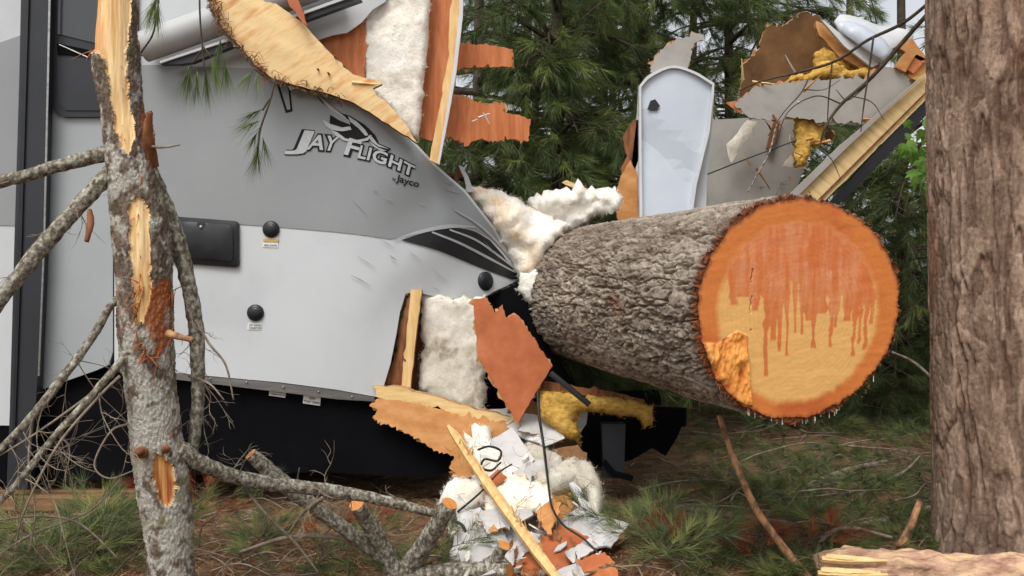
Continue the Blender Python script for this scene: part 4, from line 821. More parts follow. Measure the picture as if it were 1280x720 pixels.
# ================================================================== torn rear roof section
rw_ = thing('roof_section', 'torn roof section with timber rail, yellow insulation and grey lining', 'wreckage', P(1040, 330, 7.6)+np.array([0, 0, -.3]))
sheet('roof_board', [(924, 116), (930, 96), (926, 84), (948, 62), (958, 34), (984, 30), (1000, 16), (1026, 22), (1062, 58), (1098, 86), (1040, 108), (930, 140)], lp(8.0, 1000, 70, 0, .002), .03, mt['brown'], rw_, sp=14, jag=1.6, jstep=3, ply2=2.5, emat=mt['edge'])
sheet('edge_board', [(1020, 26), (1030, 30), (1060, 58), (1104, 84), (1090, 92), (1050, 72), (1024, 44)], 7.8, .05, mt['osb'], rw_, sp=14, jag=.8, emat=mt['edge'])
sheet('white_trim', [(1026, 24), (1031, 26), (1068, 56), (1104, 78), (1090, 84), (1056, 58)], 7.72, .03, mt['fibre'], rw_, sp=14)
dm = sheet('skylight_dome', cat2([(1043, 26), (1052, 18), (1074, 22), (1100, 32), (1130, 36), (1142, 44), (1140, 52)], 4)+[(1128, 60), (1104, 80), (1070, 58), (1050, 40)], lp(7.75, 1090, 50, 0, -.002), .02, mt['fibre'], rw_, sp=10, puff=.04, pw=12)
sheet('skylight_pane', cat2([(1046, 30), (1058, 26), (1080, 32), (1104, 48), (1116, 64)], 4)+[(1104, 76), (1072, 54), (1052, 40)], lp(7.68, 1090, 50, 0, -.002), .01, mt['dome'], rw_, sp=10, puff=.03, pw=14)
sheet('grey_lining', [(918, 130), (930, 120), (944, 108), (960, 106), (1000, 101), (1060, 98), (1082, 98), (1104, 82), (1120, 86), (1148, 106), (1124, 128), (1106, 146), (1098, 156), (1060, 153), (1020, 154), (1018, 150), (990, 147), (972, 151), (940, 148), (930, 142)], lp(7.62, 1030, 120, .0003, 0), .012, mt['panelg'], rw_, sp=14, jag=1.3, jstep=3, ply2=2, emat=mt['edge'])
sheet('yellow_insulation', [(980, 104), (990, 94), (1010, 92), (1022, 78), (1040, 76), (1060, 88), (1092, 84), (1098, 92), (1080, 99), (1030, 100)], 7.74, .06, mt['foam'], rw_, sp=4, jag=1.8, jstep=4, puff=.03, pw=5, nz=.06, ns=12, fuzz=400)
sheet('yellow_insulation', [(1020, 92), (1018, 68), (1030, 58), (1046, 66), (1062, 84), (1050, 94)], 7.86, .05, mt['foam'], rw_, sp=4, jag=1.8, jstep=4, puff=.03, pw=5, nz=.06, ns=12, fuzz=300)
sheet('yellow_insulation', [(995, 142), (1016, 140), (1020, 156), (1034, 160), (1024, 182), (1014, 180), (1010, 206), (994, 208), (996, 176)], 7.7, .05, mt['foam'], rw_, sp=4, jag=1.8, jstep=4, puff=.03, pw=5, nz=.06, ns=12, fuzz=300)
sheet('lining_scrap', [(1020, 136), (1096, 136), (1094, 152), (1084, 156), (1022, 154)], 7.66, .01, mt['panelw'], rw_, sp=14, jag=.6)
sheet('orange_chip', [(907, 128), (920, 126), (932, 138), (926, 142), (914, 134)], 7.6, .012, mt['ply'], rw_, sp=9, jag=.5)
sheet('timber_rail', [(1158, 92), (1164, 118), (1030, 252), (985, 300), (950, 300), (990, 250), (1060, 182)], 7.45, .09, mt['lumberd'], rw_, sp=16, jag=.2, emat=mt['lumberd'])
sheet('rail_seam', [(1160, 112), (1161, 114), (1012, 264), (1010, 262)], 7.435, .004, mt['browntorn'], rw_, sp=30)
sheet('rail_top', [(1150, 98), (1158, 92), (1060, 183), (990, 252), (978, 252), (1050, 182)], 7.40, .03, mt['panelg'], rw_, sp=20)
sheet('rail_shadow_strip', [(1164, 119), (1166, 136), (1104, 200), (1048, 258), (1034, 258), (1090, 194)], 7.47, .06, mt['black'], rw_, sp=20)  # black strip painting the dark shadow under the timber rail
sheet('back_lining', [(884, 150), (960, 146), (1000, 150), (1010, 200), (990, 250), (980, 300), (884, 300)], 8.1, .02, mt['panelg'], rw_, sp=20)
sheet('roof_rib', [(968, 150), (976, 150), (966, 188), (958, 186)], 8.03, .03, mt['browntorn'], rw_, sp=14)
sheet('torn_cloth', [(922, 166), (934, 150), (946, 152), (942, 168), (930, 178), (914, 204), (910, 196), (908, 180)], 7.9, .01, mt['insuld'], rw_, sp=8, jag=.6, puff=.02, pw=8)
for i, (L, m_) in enumerate([([(1120, 84), (1136, 60), (1146, 66), (1132, 90)], 'osb'), ([(1130, 84), (1146, 68), (1158, 74), (1142, 92)], 'ply'), ([(1134, 94), (1152, 76), (1166, 84), (1150, 104)], 'osb'), ([(1140, 98), (1160, 90), (1168, 110), (1152, 104)], 'foam'), ([(1120, 58), (1140, 48), (1160, 74), (1150, 76)], 'osb')]):
    sheet('broken_block', L, 7.6+.03*(i % 3), .07, mt[m_], rw_, sp=14, jag=.6, emat=mt['edge'])
rngw = np.random.default_rng(81)
for i in range(26):               # splinters and torn strips hanging in the broken roof
    x, y = rngw.uniform(925, 1110), rngw.uniform(88, 225)
    if y > 165 and x > 1062-(y-165)*.9: continue
    a = rngw.uniform(0, 6.28); l = rngw.uniform(10, 34); Yq = rngw.uniform(7.5, 7.95)
    V, Fc = tube(*tpx([(x, y, Yq, rngw.uniform(.8, 2.2)), (x+l*.5*math.cos(a)+rngw.normal(0, 1), y+l*.5*math.sin(a), Yq-.04, 1.2), (x+l*math.cos(a), y+l*math.sin(a), Yq-.06, .4)]), 4, 3, .2, 30); mk('splinter', V, Fc, mt[('lumber', 'browntorn', 'fibre', 'osb')[i % 4]], rw_)
for i in range(12):
    x, y = rngw.uniform(985, 1085), rngw.uniform(156, 212); k = rngw.uniform(5, 13)
    if x > 1070-(y-150)*.9: continue
    sheet('torn_scrap', [(x+k*rngw.uniform(.4, 1.2)*math.cos(a), y+k*rngw.uniform(.3, 1)*math.sin(a)) for a in (0, 1.1, 2.3, 3.6, 5)], lp(rngw.uniform(7.55, 7.85), x, y, rngw.normal(0, .006), rngw.normal(0, .006)), .012, mt[('panelw', 'osb', 'foam', 'brown')[i % 4]], rw_, sp=10, jag=1, jstep=3, emat=mt['edge'])
V, Fc = tube(*tpx([(884, 218, 7.7, .9), (940, 196, 7.6, .9), (994, 176, 7.55, .9)]), 5, 3); mk('wire', V, Fc, mt['wire'], rw_)

# ================================================================== slab of split trunk on the trailer
sl_t = thing('split_slab', 'pale splintered slab of trunk with bark rim leaning on the trailer wall', 'wood slab', P(400, 110, 5.9))
so = [(330, -60), (262, -60), (263, 0), (270, 20), (280, 38), (302, 60), (322, 84), (341, 99), (382, 111), (410, 118), (436, 127), (462, 141), (490, 160), (521, 180), (508, 158), (486, 132), (472, 122), (466, 112), (478, 106), (474, 103), (442, 95), (420, 76), (398, 52), (381, 32), (356, 14), (338, 0)]
gr = lambda x, y: .006*fbm(np.stack([(x+y*.9)/60, (y-x*.62)/7, x*0], 1), 3, 61)-.05*np.cos(np.clip((y-(x-262)*.62)/70, -1.5, 1.5))
sheet('split_wood', so, lp(5.74, 262, 0, .0008, .0003), .07, mt['split'], sl_t, sp=5, jag=.5, jstep=6, emat=mt['browntorn'], smooth=True, curl=gr)
sheet('bark_rim', [(254, -60), (264, -60), (268, 10), (284, 40), (306, 62), (326, 84), (345, 99), (384, 112), (420, 122), (416, 123), (380, 114), (341, 102), (318, 87), (299, 65), (278, 41), (262, 12)], lp(5.70, 262, 0, .0009, .0004), .06, mt['lichen'], sl_t, sp=5, jag=1.2, jstep=4, puff=.015, pw=4, nz=.03, ns=22)
rngs = np.random.default_rng(33); fb = []
for i in range(150):
    j = rngs.uniform(0, 1); a = cr([(262, 0, 0), (280, 38, 0), (320, 82, 0), (341, 99, 0), (430, 125, 0)], 20); q = a[int(j**1.2*(len(a)-1))]
    Yq = 5.66+(q[0]-262)*.0009+q[1]*.0004; p0 = P(q[0]+rngs.normal(2, 3), q[1]+rngs.normal(-1, 3), Yq); fb.append(tube([p0, p0+rngs.normal(0, .018, 3), p0+rngs.normal(0, .03, 3)+np.array([.01, -.01, -.02])], [.003, .002, .001], 3, 2))
V, Fc = join(fb); mk('bark_fibres', V, Fc, mt['browntorn'], sl_t, kind='stuff')
sheet('red_splinter', [(352, -20), (364, -20), (376, 8), (384, 32), (378, 28), (362, 8)], 5.72, .03, mt['plyd'], sl_t, sp=8, jag=.6)
for a, b in [((440, 103), (474, 105.5))]:
    V, Fc = tube(*tpx([(a[0], a[1], 5.86, 2), (b[0], b[1], 5.88, .6)]), 5, 3, .2, 30); mk('splinter', V, Fc, mt['split'], sl_t)
for px, py in [(340, 54), (397, 86), (410, 91), (418, 70)]:
    disc(px, py, 1.3, 1.3, 5.80, .003, mt['browntorn'], 'nail_hole', sl_t, seg=8, steps=2, back=.05)
# ================================================================== debris pile on the ground
def DY(off=0): return lambda x, y: 6.0-(np.asarray(y, float)-530)*(1.3/190)-off
def deb(name, out, mat, label, cat, off=0, th=.012, group=None, dx=0., **k):
    f = lambda x, y: DY(off)(x, y)+(np.asarray(x, float)-660)*dx
    return sheet(name, out, f, th, mt[mat], None, label=label, cat=cat, group=group, **k)
deb('insulation_heap', [(560, 650), (580, 618), (600, 570), (640, 545), (700, 565), (732, 600), (760, 655), (770, 715), (740, 740), (580, 740), (562, 700)], 'insulg', 'grey underlying insulation of the debris pile', 'insulation', -.16, .10, sp=8, jag=2, puff=.03, pw=14, nz=.08, ns=6, fuzz=600)
deb('insulation_piece', [(580, 540), (592, 530), (612, 534), (618, 552), (632, 570), (650, 584), (656, 600), (640, 612), (612, 606), (598, 590), (588, 566)], 'insul', 'torn white insulation behind the small white card', 'insulation', .03, .04, sp=5, jag=1.8, jstep=5, puff=.03, pw=7, nz=.06, ns=9, fuzz=600)
deb('crumpled_lining', [(640, 548), (668, 556), (694, 566), (704, 580), (686, 594), (662, 590), (648, 574)], 'insulg', 'dirty strewn lining between the white card and the brown scrap', 'lining', .0, .03, sp=5, jag=1.6, puff=.02, pw=6, nz=.06, ns=12, fuzz=300)
deb('white_card', [(612, 552), (640, 534), (668, 574), (660, 588), (642, 582), (622, 570)], 'panelw', 'small white card on torn insulation', 'panel', .10, .008, sp=12, jag=.5)
deb('white_card', [(612, 512), (650, 508), (688, 520), (706, 548), (680, 558), (640, 540)], 'panelw', 'crumpled white lining beside the tip of the rust panel', 'panel', .02, .008, sp=8, jag=1, nz=.03, puff=.01, pw=10, ns=8)
deb('insulation_roll', [(548, 628), (556, 610), (578, 602), (606, 600), (622, 610), (612, 624), (586, 634), (560, 640)], 'insul', 'soft white insulation roll behind the sawn limb end', 'insulation', .10, .06, sp=4.5, jag=1.4, puff=.06, pw=11, nz=.05, ns=8, fuzz=500)
deb('insulation_roll', [(606, 612), (640, 596), (668, 602), (690, 612), (692, 640), (688, 662), (676, 652), (668, 636), (648, 650), (622, 652), (606, 640)], 'insulp', 'straw flecked insulation in the middle of the debris pile', 'insulation', .12, .05, sp=4.5, jag=2, jstep=5, puff=.04, pw=9, nz=.09, ns=10, fuzz=700)
deb('insulation_roll', [(664, 598), (690, 588), (716, 578), (740, 586), (752, 604), (755, 630), (748, 650), (738, 642), (731, 618), (716, 606), (700, 612), (680, 614)], 'insulg', 'bent white insulation strip arched over the white plastic strip', 'insulation', .10, .05, sp=4, jag=1.2, puff=.06, pw=10, nz=.05, ns=12, fuzz=600)
deb('tan_plywood', [(686, 606), (712, 600), (718, 630), (706, 660), (690, 656)], 'osb', 'tan plywood scrap beside the white slat', 'plywood', .03, .012, sp=12, jag=.9, emat=mt['edge'])
deb('brown_scrap', [(690, 562), (722, 556), (734, 566), (728, 592), (700, 586)], 'brown', 'dull brown panel scrap below the yellow insulation', 'plywood', -.02, .012, sp=12, jag=.8, emat=mt['edge'])
deb('white_sheet', [(570, 640), (600, 634), (624, 652), (636, 680), (622, 704), (596, 700), (574, 708), (564, 716), (562, 690), (574, 668)], 'panelw', 'creased white wall sheet behind the sawn limbs', 'panel', .09, .008, sp=9, jag=1.2, nz=.06, puff=.012, pw=10, ns=4, smooth=False)
deb('white_sheet', [(690, 664), (704, 648), (724, 634), (750, 642), (786, 655), (764, 684), (742, 680), (722, 668)], 'panelw', 'white wall sheet under the plastic strip', 'panel', .11, .008, sp=12, jag=.8, nz=.03, puff=.008, pw=10, ns=4, smooth=False)
deb('white_sheet', [(612, 668), (640, 660), (676, 668), (660, 690), (636, 712), (610, 722)], 'panelw', 'white wall sheet beneath the pale lumber splinter', 'panel', .04, .008, sp=12, jag=1, nz=.05, puff=.01, pw=10, ns=5, smooth=False)
deb('orange_scrap', [(640, 704), (672, 676), (700, 656), (722, 664), (746, 680), (728, 694), (700, 712), (668, 726)], 'plyd', 'rust orange panel scrap lying flat on the white sheet', 'plywood', .16, .01, sp=10, jag=1, emat=mt['edge'], nz=.01, puff=.002)
deb('orange_scrap', [(742, 690), (752, 668), (770, 656), (786, 656), (780, 676), (766, 690), (756, 700)], 'ply', 'orange splintered scrap standing at the right end of the pile', 'plywood', .16, .01, sp=10, jag=1.2, emat=mt['edge'], dx=.003)
deb('orange_scrap', [(690, 714), (740, 706), (772, 712), (776, 735), (690, 735)], 'ply', 'orange panel with white edge at the front of the pile', 'plywood', .22, .01, sp=10, jag=1, emat=mt['panelw'])
deb('plastic_strip', [(708, 598), (717, 596), (760, 672), (754, 680)], 'fibre', 'white plastic slat sloping across the debris pile', 'plastic strip', .13, .02, sp=30)
deb('white_sheet', [(690, 716), (720, 704), (752, 688), (744, 712), (720, 724), (694, 730)], 'panelw', 'white wedge of wall sheet in front of the rust orange scrap', 'panel', .26, .008, sp=10, jag=.8)
sp_ = thing('lumber_splinter', 'long pale broken lumber splinter leaning across the debris pile', 'lumber', G(690, 735))
V, Fc = tube(*tpx([(560, 532, 5.5, 2), (570, 546, 5.45, 5), (598, 588, 5.22, 6.5), (632, 636, 4.93, 7), (668, 686, 4.6, 7), (700, 728, 4.35, 6)]), 6, 8, .22, 18, 4); mk('shaft', V, Fc, mt['lumber'], sp_)
rngd = np.random.default_rng(44)
for i in range(14):
    u = rngd.uniform(0, .9); x = 562+u*130; y = 535+u*180; Yq = 5.43-u*1.0
    V, Fc = tube(*tpx([(x+rngd.uniform(-4, 4), y, Yq, 1.4), (x+rngd.uniform(-7, 7), y+rngd.uniform(-16, -6), Yq-.02, .4)]), 4, 2); mk('splinter', V, Fc, mt['lumber'], sp_)
for pl_, m_, lb_, of_ in [([(596, 640), (634, 630), (644, 652), (608, 668)], 'panelw', 'white angular panel shard below the insulation roll', .17),
    ([(628, 690), (664, 664), (676, 676), (640, 708)], 'panelw', 'narrow white shard beside the lumber splinter', .18),
    ([(668, 640), (692, 622), (700, 640), (684, 668)], 'osb', 'tan splintered shard under the black cable', .16),
    ([(572, 690), (606, 676), (622, 690), (580, 712)], 'panelw', 'flat white shard beside the sawn limb', .15),
    ([(706, 690), (736, 672), (748, 684), (716, 704)], 'panelw', 'white torn strip across the rust orange scrap', .2),
    ([(648, 522), (690, 532), (704, 552), (656, 540)], 'panelw', 'white lining strip under the rust panel', .1),
    ([(640, 590), (676, 574), (690, 584), (650, 602)], 'panelw', 'white slab of lining above the straw flecked insulation', .16),
    ([(600, 606), (622, 586), (634, 596), (610, 616)], 'plyd', 'rust brown shard beside the lumber splinter', .16),
    ([(720, 700), (756, 690), (768, 702), (730, 716)], 'plyd', 'rust shard at the front corner of the pile', .24)]:
    deb('panel_shard', pl_, m_, lb_, 'panel', of_, .01, sp=10, jag=1.1, jstep=4, emat=mt['edge'], dx=rngd.normal(0, .0015), nz=.012, puff=.002, pw=4, smooth=False)
def wire(L, label, name='black_cable'):
    V, Fc = tube(*tpx(L), 6, 8); return mk(name, V, Fc, mt['wire'], smooth=True, label=label, cat='cable')
wire([(672, 490, 5.72, 1.8), (674, 520, 5.65, 1.8), (680, 560, 5.55, 1.8), (686, 610, 5.15, 1.5), (690, 634, 4.95, 1.5), (704, 656, 4.8, 1.5), (730, 674, 4.7, 1.5), (754, 698, 4.62, 1.5)], 'long black cable hanging over the debris pile')
wire([(598, 562, 5.6, 1.5), (612, 558, 5.5, 1.5), (626, 564, 5.5, 1.5), (622, 576, 5.45, 1.5), (606, 574, 5.45, 1.5), (602, 584, 5.4, 1.5), (614, 588, 5.4, 1.5), (626, 578, 5.45, 1.2)], 'small looped black cable by the white card')
wire([(572, 640, 5.1, 1.5), (600, 616, 5.2, 1.3), (622, 592, 5.25, 1.2), (640, 580, 5.3, .8)], 'thin dark cable crossing the lumber splinter')
wire([(566, 650, 5.0, 2), (580, 660, 4.95, 2), (584, 690, 4.85, 2), (576, 715, 4.75, 2)], 'dark frayed cable hanging beside the cut limb')
cols = ['panelw', 'insulg', 'panelw', 'browntorn', 'osb', 'insul', 'browntorn']
nm = {'panelw': 'white panel chip', 'insulg': 'greyish insulation tuft', 'ply': 'orange plywood chip', 'plyd': 'rust panel chip', 'osb': 'tan board chip', 'insul': 'cream insulation tuft', 'browntorn': 'dark splintered wood chip'}
for i in range(46):
    m_ = cols[rngd.integers(0, 7)]; x = rngd.uniform(575, 765); y = rngd.uniform(545, 722); k = rngd.uniform(5, 17) if m_ in ('panelw', 'ply', 'plyd', 'osb') else rngd.uniform(4, 9)
    if x < 575+(700-y)*.1 or x > 700+(y-545)*.45: continue
    a0 = rngd.uniform(0, 6.28); sq = rngd.uniform(.15, .6); ca, sa = math.cos(a0), math.sin(a0); uv = [(k*rngd.uniform(.6, 1.3)*math.cos(a), k*sq*rngd.uniform(.6, 1.3)*math.sin(a)) for a in (.1, 1.3, 2.7, 3.7, 5.1)]; pl = [(x+u_*ca-v_*sa, y+u_*sa+v_*ca) for u_, v_ in uv]
    fl = m_ in ('insulg', 'insul')
    deb('debris_chip', pl, m_, nm[m_]+' scattered on the debris pile', 'debris', .17+rngd.uniform(0, .08), .03 if fl else .008, group=nm[m_]+'s on the debris pile', dx=rngd.normal(0, .004), sp=4 if fl else 12, jag=.6, puff=.02 if fl else 0, pw=5, nz=.015 if fl else 0, ns=14)
# loose glass-fibre strands over the pile
fb = []
for i in range(80):
    x = rngd.uniform(570, 750); y = rngd.uniform(540, 700); 
    if x > 690+(y-540)*.5: continue
    p0 = P(x, y, float(DY(.2)(x, y))); fb.append(tube([p0, p0+rngd.normal(0, .03, 3), p0+rngd.normal(0, .05, 3), p0+rngd.normal(0, .07, 3)], [.0011]*4, 3, 3, caps=False))
V, Fc = join(fb); mk('loose_strands', V, Fc, mt['stick'], kind='stuff', label='thin needles and strands strewn over the debris pile', cat='strands')
# timber under the trailer, red object
for i, (L, lb_) in enumerate([([(-60, 618, 6.15), (172, 612, 6.1)], 'upper weathered timber lying under the trailer edge'), ([(-60, 632, 5.95), (168, 626, 5.9)], 'lower weathered timber lying in front of another under the trailer')]):
    a, b_ = P(*L[0]), P(*L[1]); c_ = (a+b_)/2; V, Fc = box((c_[0], c_[1], .05+.0*i), (np.linalg.norm(b_-a), .09, .09), rz=math.atan2(b_[1]-a[1], b_[0]-a[0]), bev=.006)
    mk('timber', V, Fc, mt['oldwood'], label=lb_, cat='timber')
t = thing('fuel_can', 'small red plastic can in the dark under the trailer', 'can', (P(160, 606, 6.2)[0], P(160, 606, 6.2)[1], 0))
V, Fc = box((P(160, 606, 6.25)[0], P(160, 606, 6.25)[1], .12), (.17, .13, .16), bev=.02); mk('body', V, Fc, mt['red'], t)
V, Fc = tube([(P(152, 606, 6.25)[0], P(0, 0, 6.25)[1], .19), (P(152, 606, 6.25)[0]-.03, P(0, 0, 6.25)[1], .26)], [.02, .014], 10, 2); mk('spout', V, Fc, mt['red'], t)
# bare branch arching over the roof section
bb = thing('bare_branch', 'bare dark branch arching over the torn roof section', 'branch', P(1165, 10, 6.4))
def br(pts, par=bb, m_='twig', nm_='branch', rough=.1): V, Fc = tube(*tpx(pts), 6, 6, rough, 40, 2); return mk(nm_, V, Fc, mt[m_], par, smooth=True)
br([(1172, -6, 6.3, 2.2), (1130, 28, 6.4, 2.2), (1085, 50, 6.5, 2), (1045, 76, 6.6, 1.8), (1000, 90, 6.7, 1.5), (950, 102, 6.8, 1.1), (915, 118, 6.9, .7)])
br([(1168, 8, 6.3, 2.8), (1135, 45, 6.4, 2.8), (1105, 80, 6.45, 2.6), (1082, 104, 6.5, 2.4), (1052, 130, 6.5, 2), (1032, 158, 6.5, 1.6), (1024, 186, 6.5, 1.1)])
for L in [[(1092, 46, 6.45, 1.4), (1086, 90, 6.45, 1.3), (1080, 130, 6.45, 1), (1076, 165, 6.45, .6)], [(1040, 80, 6.6, 1.2), (1036, 120, 6.6, 1), (1034, 160, 6.6, .6)], [(1052, 130, 6.5, 1), (1020, 120, 6.5, .8), (985, 140, 6.5, .7), (970, 180, 6.5, .5)], [(1010, 100, 6.6, 1), (1000, 118, 6.6, .8), (980, 140, 6.6, .7), (960, 170, 6.7, .5)], [(1085, 105, 6.5, 1), (1060, 125, 6.5, .8), (1045, 112, 6.5, .5)], [(1065, 120, 6.5, .8), (1090, 128, 6.5, .6), (1105, 150, 6.5, .4)], [(1005, 112, 6.6, .8), (1030, 112, 6.6, .5), (1050, 100, 6.6, .4)], [(1024, 186, 6.5, .9), (1040, 200, 6.5, .6), (1050, 222, 6.5, .4)], [(1096, 30, 6.5, 1), (1092, 10, 6.5, .8), (1086, -10, 6.5, .6)]]: br(L, nm_='twig')
for x, y in [(962, 210), (940, 238), (955, 190), (966, 170)]: pass
br([(972, 150, 6.8, 1), (962, 190, 6.8, 1.2), (950, 212, 6.8, 1.2), (935, 240, 6.8, 1)], m_='lichen', nm_='twig')
# broadleaf sapling behind the standing trunk
sap_t = thing('leafy_sapling', 'bright green broadleaf sapling beside the standing trunk', 'sapling', (P(1160, 360, 6.6)[0], P(1160, 360, 6.6)[1], 0))
b0 = P(1172, 360, 6.6); b0[2] = 0
V, Fc = tube([b0, b0+np.array([.02, 0, 1.2]), P(1160, 180, 6.6), P(1146, 140, 6.6)], [.012, .01, .006, .003], 6, 6); mk('stem', V, Fc, mt['twig'], sap_t, smooth=True)
shape = [(0, 0), (.25, .08), (.42, .3), (.3, .34), (.5, .62), (.22, .58), (.14, .8), (0, 1.05), (-.14, .8), (-.22, .58), (-.5, .62), (-.3, .34), (-.42, .3), (-.25, .08)]
lv, rl = [], np.random.default_rng(51)
for i in range(46):
    x = rl.uniform(1128, 1172); y = rl.uniform(142, 238) if rl.uniform() < .8 else rl.uniform(142, 190)
    if y > 200 and x < 1140: continue
    c = P(x, y, rl.uniform(6.4, 6.8)); k = rl.uniform(.07, .13); d_ = unit(np.array([rl.normal(0, .6), rl.normal(-.2, .4), -1])); sd_ = unit(np.cross(d_, rl.normal(0, 1, 3)+np.array([0, 2, 0]))); nn_ = np.cross(d_, sd_)
    L = [c+(sd_*a+d_*b+nn_*(abs(a)*.25-.15*b*b))*k for a, b in shape]; ctr = c+(d_*.45)*k
    V = np.array(L+[ctr]); Fc = [[q, (q+1) % 14, 14] for q in range(14)]; mk('leaf', V, Fc, mt['leaf'], sap_t)
# ================================================================== broken lichen trunk, front left
prof = [(-60, 122, 170), (0, 122, 171), (60, 118, 173), (100, 121, 175), (140, 127, 178), (180, 132, 188), (240, 137, 200), (300, 143, 213), (360, 148, 214), (420, 150, 215), (480, 158, 218), (540, 164, 225), (600, 171, 234), (660, 182, 240), (720, 187, 243), (840, 200, 262)]
pts = []; rad = []
for y, a, b in prof:
    Yq = 3.62+.0002*(y-360); pts.append(P((a+b)/2, y, Yq)); rad.append((b-a)/2*Yq*S/F)
pts, rad = np.array(pts)[::-1], np.array(rad)[::-1]
d, T, N, B, th, si, s = bark_trunk(pts, rad, 170, .0062, 0, 1); nth = 170
rw = d[si, 3]; c0 = d[si, :3]; ring = N[si]*np.cos(th)[:, None]+B[si]*np.sin(th)[:, None]; V0 = c0+ring*rw[:, None]
px, py = proj(V0); jx = 5*fbm(V0*np.array([60, 60, 25]), 3, 78); px = px+jx; py = py+9*fbm(V0*np.array([80, 80, 30]), 3, 79); front = ring[:, 1] < .15
w1 = [(100, -80), (164, -80), (164, 30), (158, 75), (161, 110), (165, 150), (170, 172), (160, 190), (150, 186), (142, 150), (136, 110), (128, 70), (112, 62), (100, 40)]
w2 = [(163, 250), (172, 246), (184, 252), (188, 280), (187, 330), (190, 365), (181, 402), (170, 406), (166, 380), (164, 330), (161, 290)]
w3 = [(193, 572), (205, 570), (218, 585), (222, 610), (214, 632), (198, 628), (190, 600)]
w4 = [(178, 365), (214, 345), (214, 430), (196, 448), (186, 420)]; w5 = [(176, 130), (192, 140), (190, 200), (176, 235), (172, 190)]
m1 = (inpoly(px, py, w1) & front) | ((py < 55) & (py < 55+0*px) & ~((px > 160) & front)); m2 = inpoly(px, py, w2) & front; m3 = inpoly(px, py, w3) & front
q = V0*np.array([30, 30, 14]); ba = fbm(q, 4, 70); f1, f2, cid = worley(V0*np.array([75, 75, 42])+ba[:, None]*.8, 71); wood = m1 | m2 | m3
grn = fbm(V0*np.array([90, 90, 5]), 3, 72)
rr = np.where(wood, rw-.010+.0035*grn-.012*m3, rw-.003+.005*sstep(0, .4, f2-f1)+.004*ba+.006*fbm(V0*9, 3, 73))
V = c0+ring*rr[:, None]; V[:, :] += 0
li = fbm(V0*np.array([34, 34, 26]), 4, 74); low = sstep(380, 560, py)
lich = sstep(-.06, .26, li+.34*low-.04+.25*fbm(V0*5, 2, 77)); moss = sstep(.22, .4, fbm(V0*8+5, 4, 75))*.5
cb = mix(lin(84, 72, 62), lin(128, 114, 100), np.clip(.5+.6*(cid-.5)+.5*ba, 0, 1)); cb = cb*(1-.8*lich[:, None])+np.array(lin(178, 175, 165))*.85*lich[:, None]
cb = cb*(1-moss[:, None])+np.array(lin(134, 136, 100))*moss[:, None]
rust_ = sstep(.0, .3, fbm(V0*np.array([14, 14, 10])+3, 3, 76)+.25)*((inpoly(px, py, w4) | inpoly(px, py, w5)) & front); rust_ = np.maximum(rust_, .6*front*np.exp(-((py-560)/24.)**2)*(np.abs(px-205) < 26)*sstep(-.1, .3, ba))
cb = cb*(1-.85*rust_[:, None])+np.array(lin(158, 88, 48))*.85*rust_[:, None]
cw = mix(lin(206, 156, 92), lin(240, 214, 164), np.clip(.55+.7*grn, 0, 1)); ed = sstep(128, 122, px)*m1; cw = cw*(1-.6*ed[:, None])+np.array(lin(206, 132, 66))*.6*ed[:, None]
cw = np.where(m3[:, None], mix(lin(160, 84, 44), lin(222, 170, 104), np.clip(.35+1.3*grn, 0, 1)), cw)
I, J = np.meshgrid(np.arange(len(s)-1), np.arange(nth), indexing='ij'); J2 = (J+1) % nth
Fq = np.stack([I*nth+J, I*nth+J2, (I+1)*nth+J2, (I+1)*nth+J], -1).reshape(-1, 4); fw = wood[Fq].sum(1) >= 2
base = d[0, :3].copy(); base[2] = 0
sn = thing('broken_tree', 'broken lichen covered tree stem with stripped pale wood before the trailer', 'tree', base)
def sub(Fx, mask): 
    ids, inv = np.unique(Fx[mask].ravel(), return_inverse=True); return ids, inv.reshape(-1, 4)
ids, Fx = sub(Fq, ~fw); trunk_o = mk('trunk', V[ids], Fx, mt['snagbark'], sn, col=cb[ids], smooth=True)
fpx = py[Fq].mean(1)
for lo_, hi_ in ((-999, 220), (220, 480), (480, 999)):
    ids, Fx = sub(Fq, fw & (fpx >= lo_) & (fpx < hi_)); mk('exposed_wood', V[ids], Fx, mt['rawwood'], sn, col=cw[ids], smooth=True, label='pale stripped wood where the bark tore off')
rng = np.random.default_rng(61); fr = []
for i in range(170):                                     # ragged bark curls and fibres along the torn edges
    src = [w1, w2, w2, w4, w4, w4, w5][rng.integers(0, 7)]; j = rng.integers(0, len(src)); a = np.array(src[j], float); b = np.array(src[(j+1) % len(src)], float); q = a+(b-a)*rng.uniform()
    if q[1] < 5 or q[0] < 118: continue
    p0 = P(q[0], q[1], 3.62)-np.array([0, math.sqrt(max(.0, .085**2-((q[0]-np.interp(q[1], [r_[0] for r_ in prof], [(r_[1]+r_[2])/2 for r_ in prof]))*3.62*S/F)**2)), 0])
    l = rng.uniform(.015, .06); dv = np.array([rng.normal(0, .5), -.35-abs(rng.normal(0, .3)), rng.normal(-.3, 1)])*l; fr.append(tube([p0, p0+dv*.5, p0+dv+np.array([0, -.004, -.01])], [.0028, .0018, .0008], 4, 2))
V, Fc = join(fr); mk('torn_bark_fibres', V, Fc, M('torn_bark', [lin(128, 68, 38), lin(176, 108, 62)], 30, rough=.9), sn, kind='stuff')
def knot(px, py, Yq, r, m_='cutend'): disc(px, py, r, r*1.15, Yq, .004, mt[m_], 'knot', sn, seg=11, steps=3, back=.03)
K_ = [[(178, 566, 3.56, 7), (176, 565, 3.5, 7), (174, 564, 3.47, 5)], [(207, 563, 3.56, 5), (207, 561, 3.49, 5), (208, 560, 3.47, 3)]]
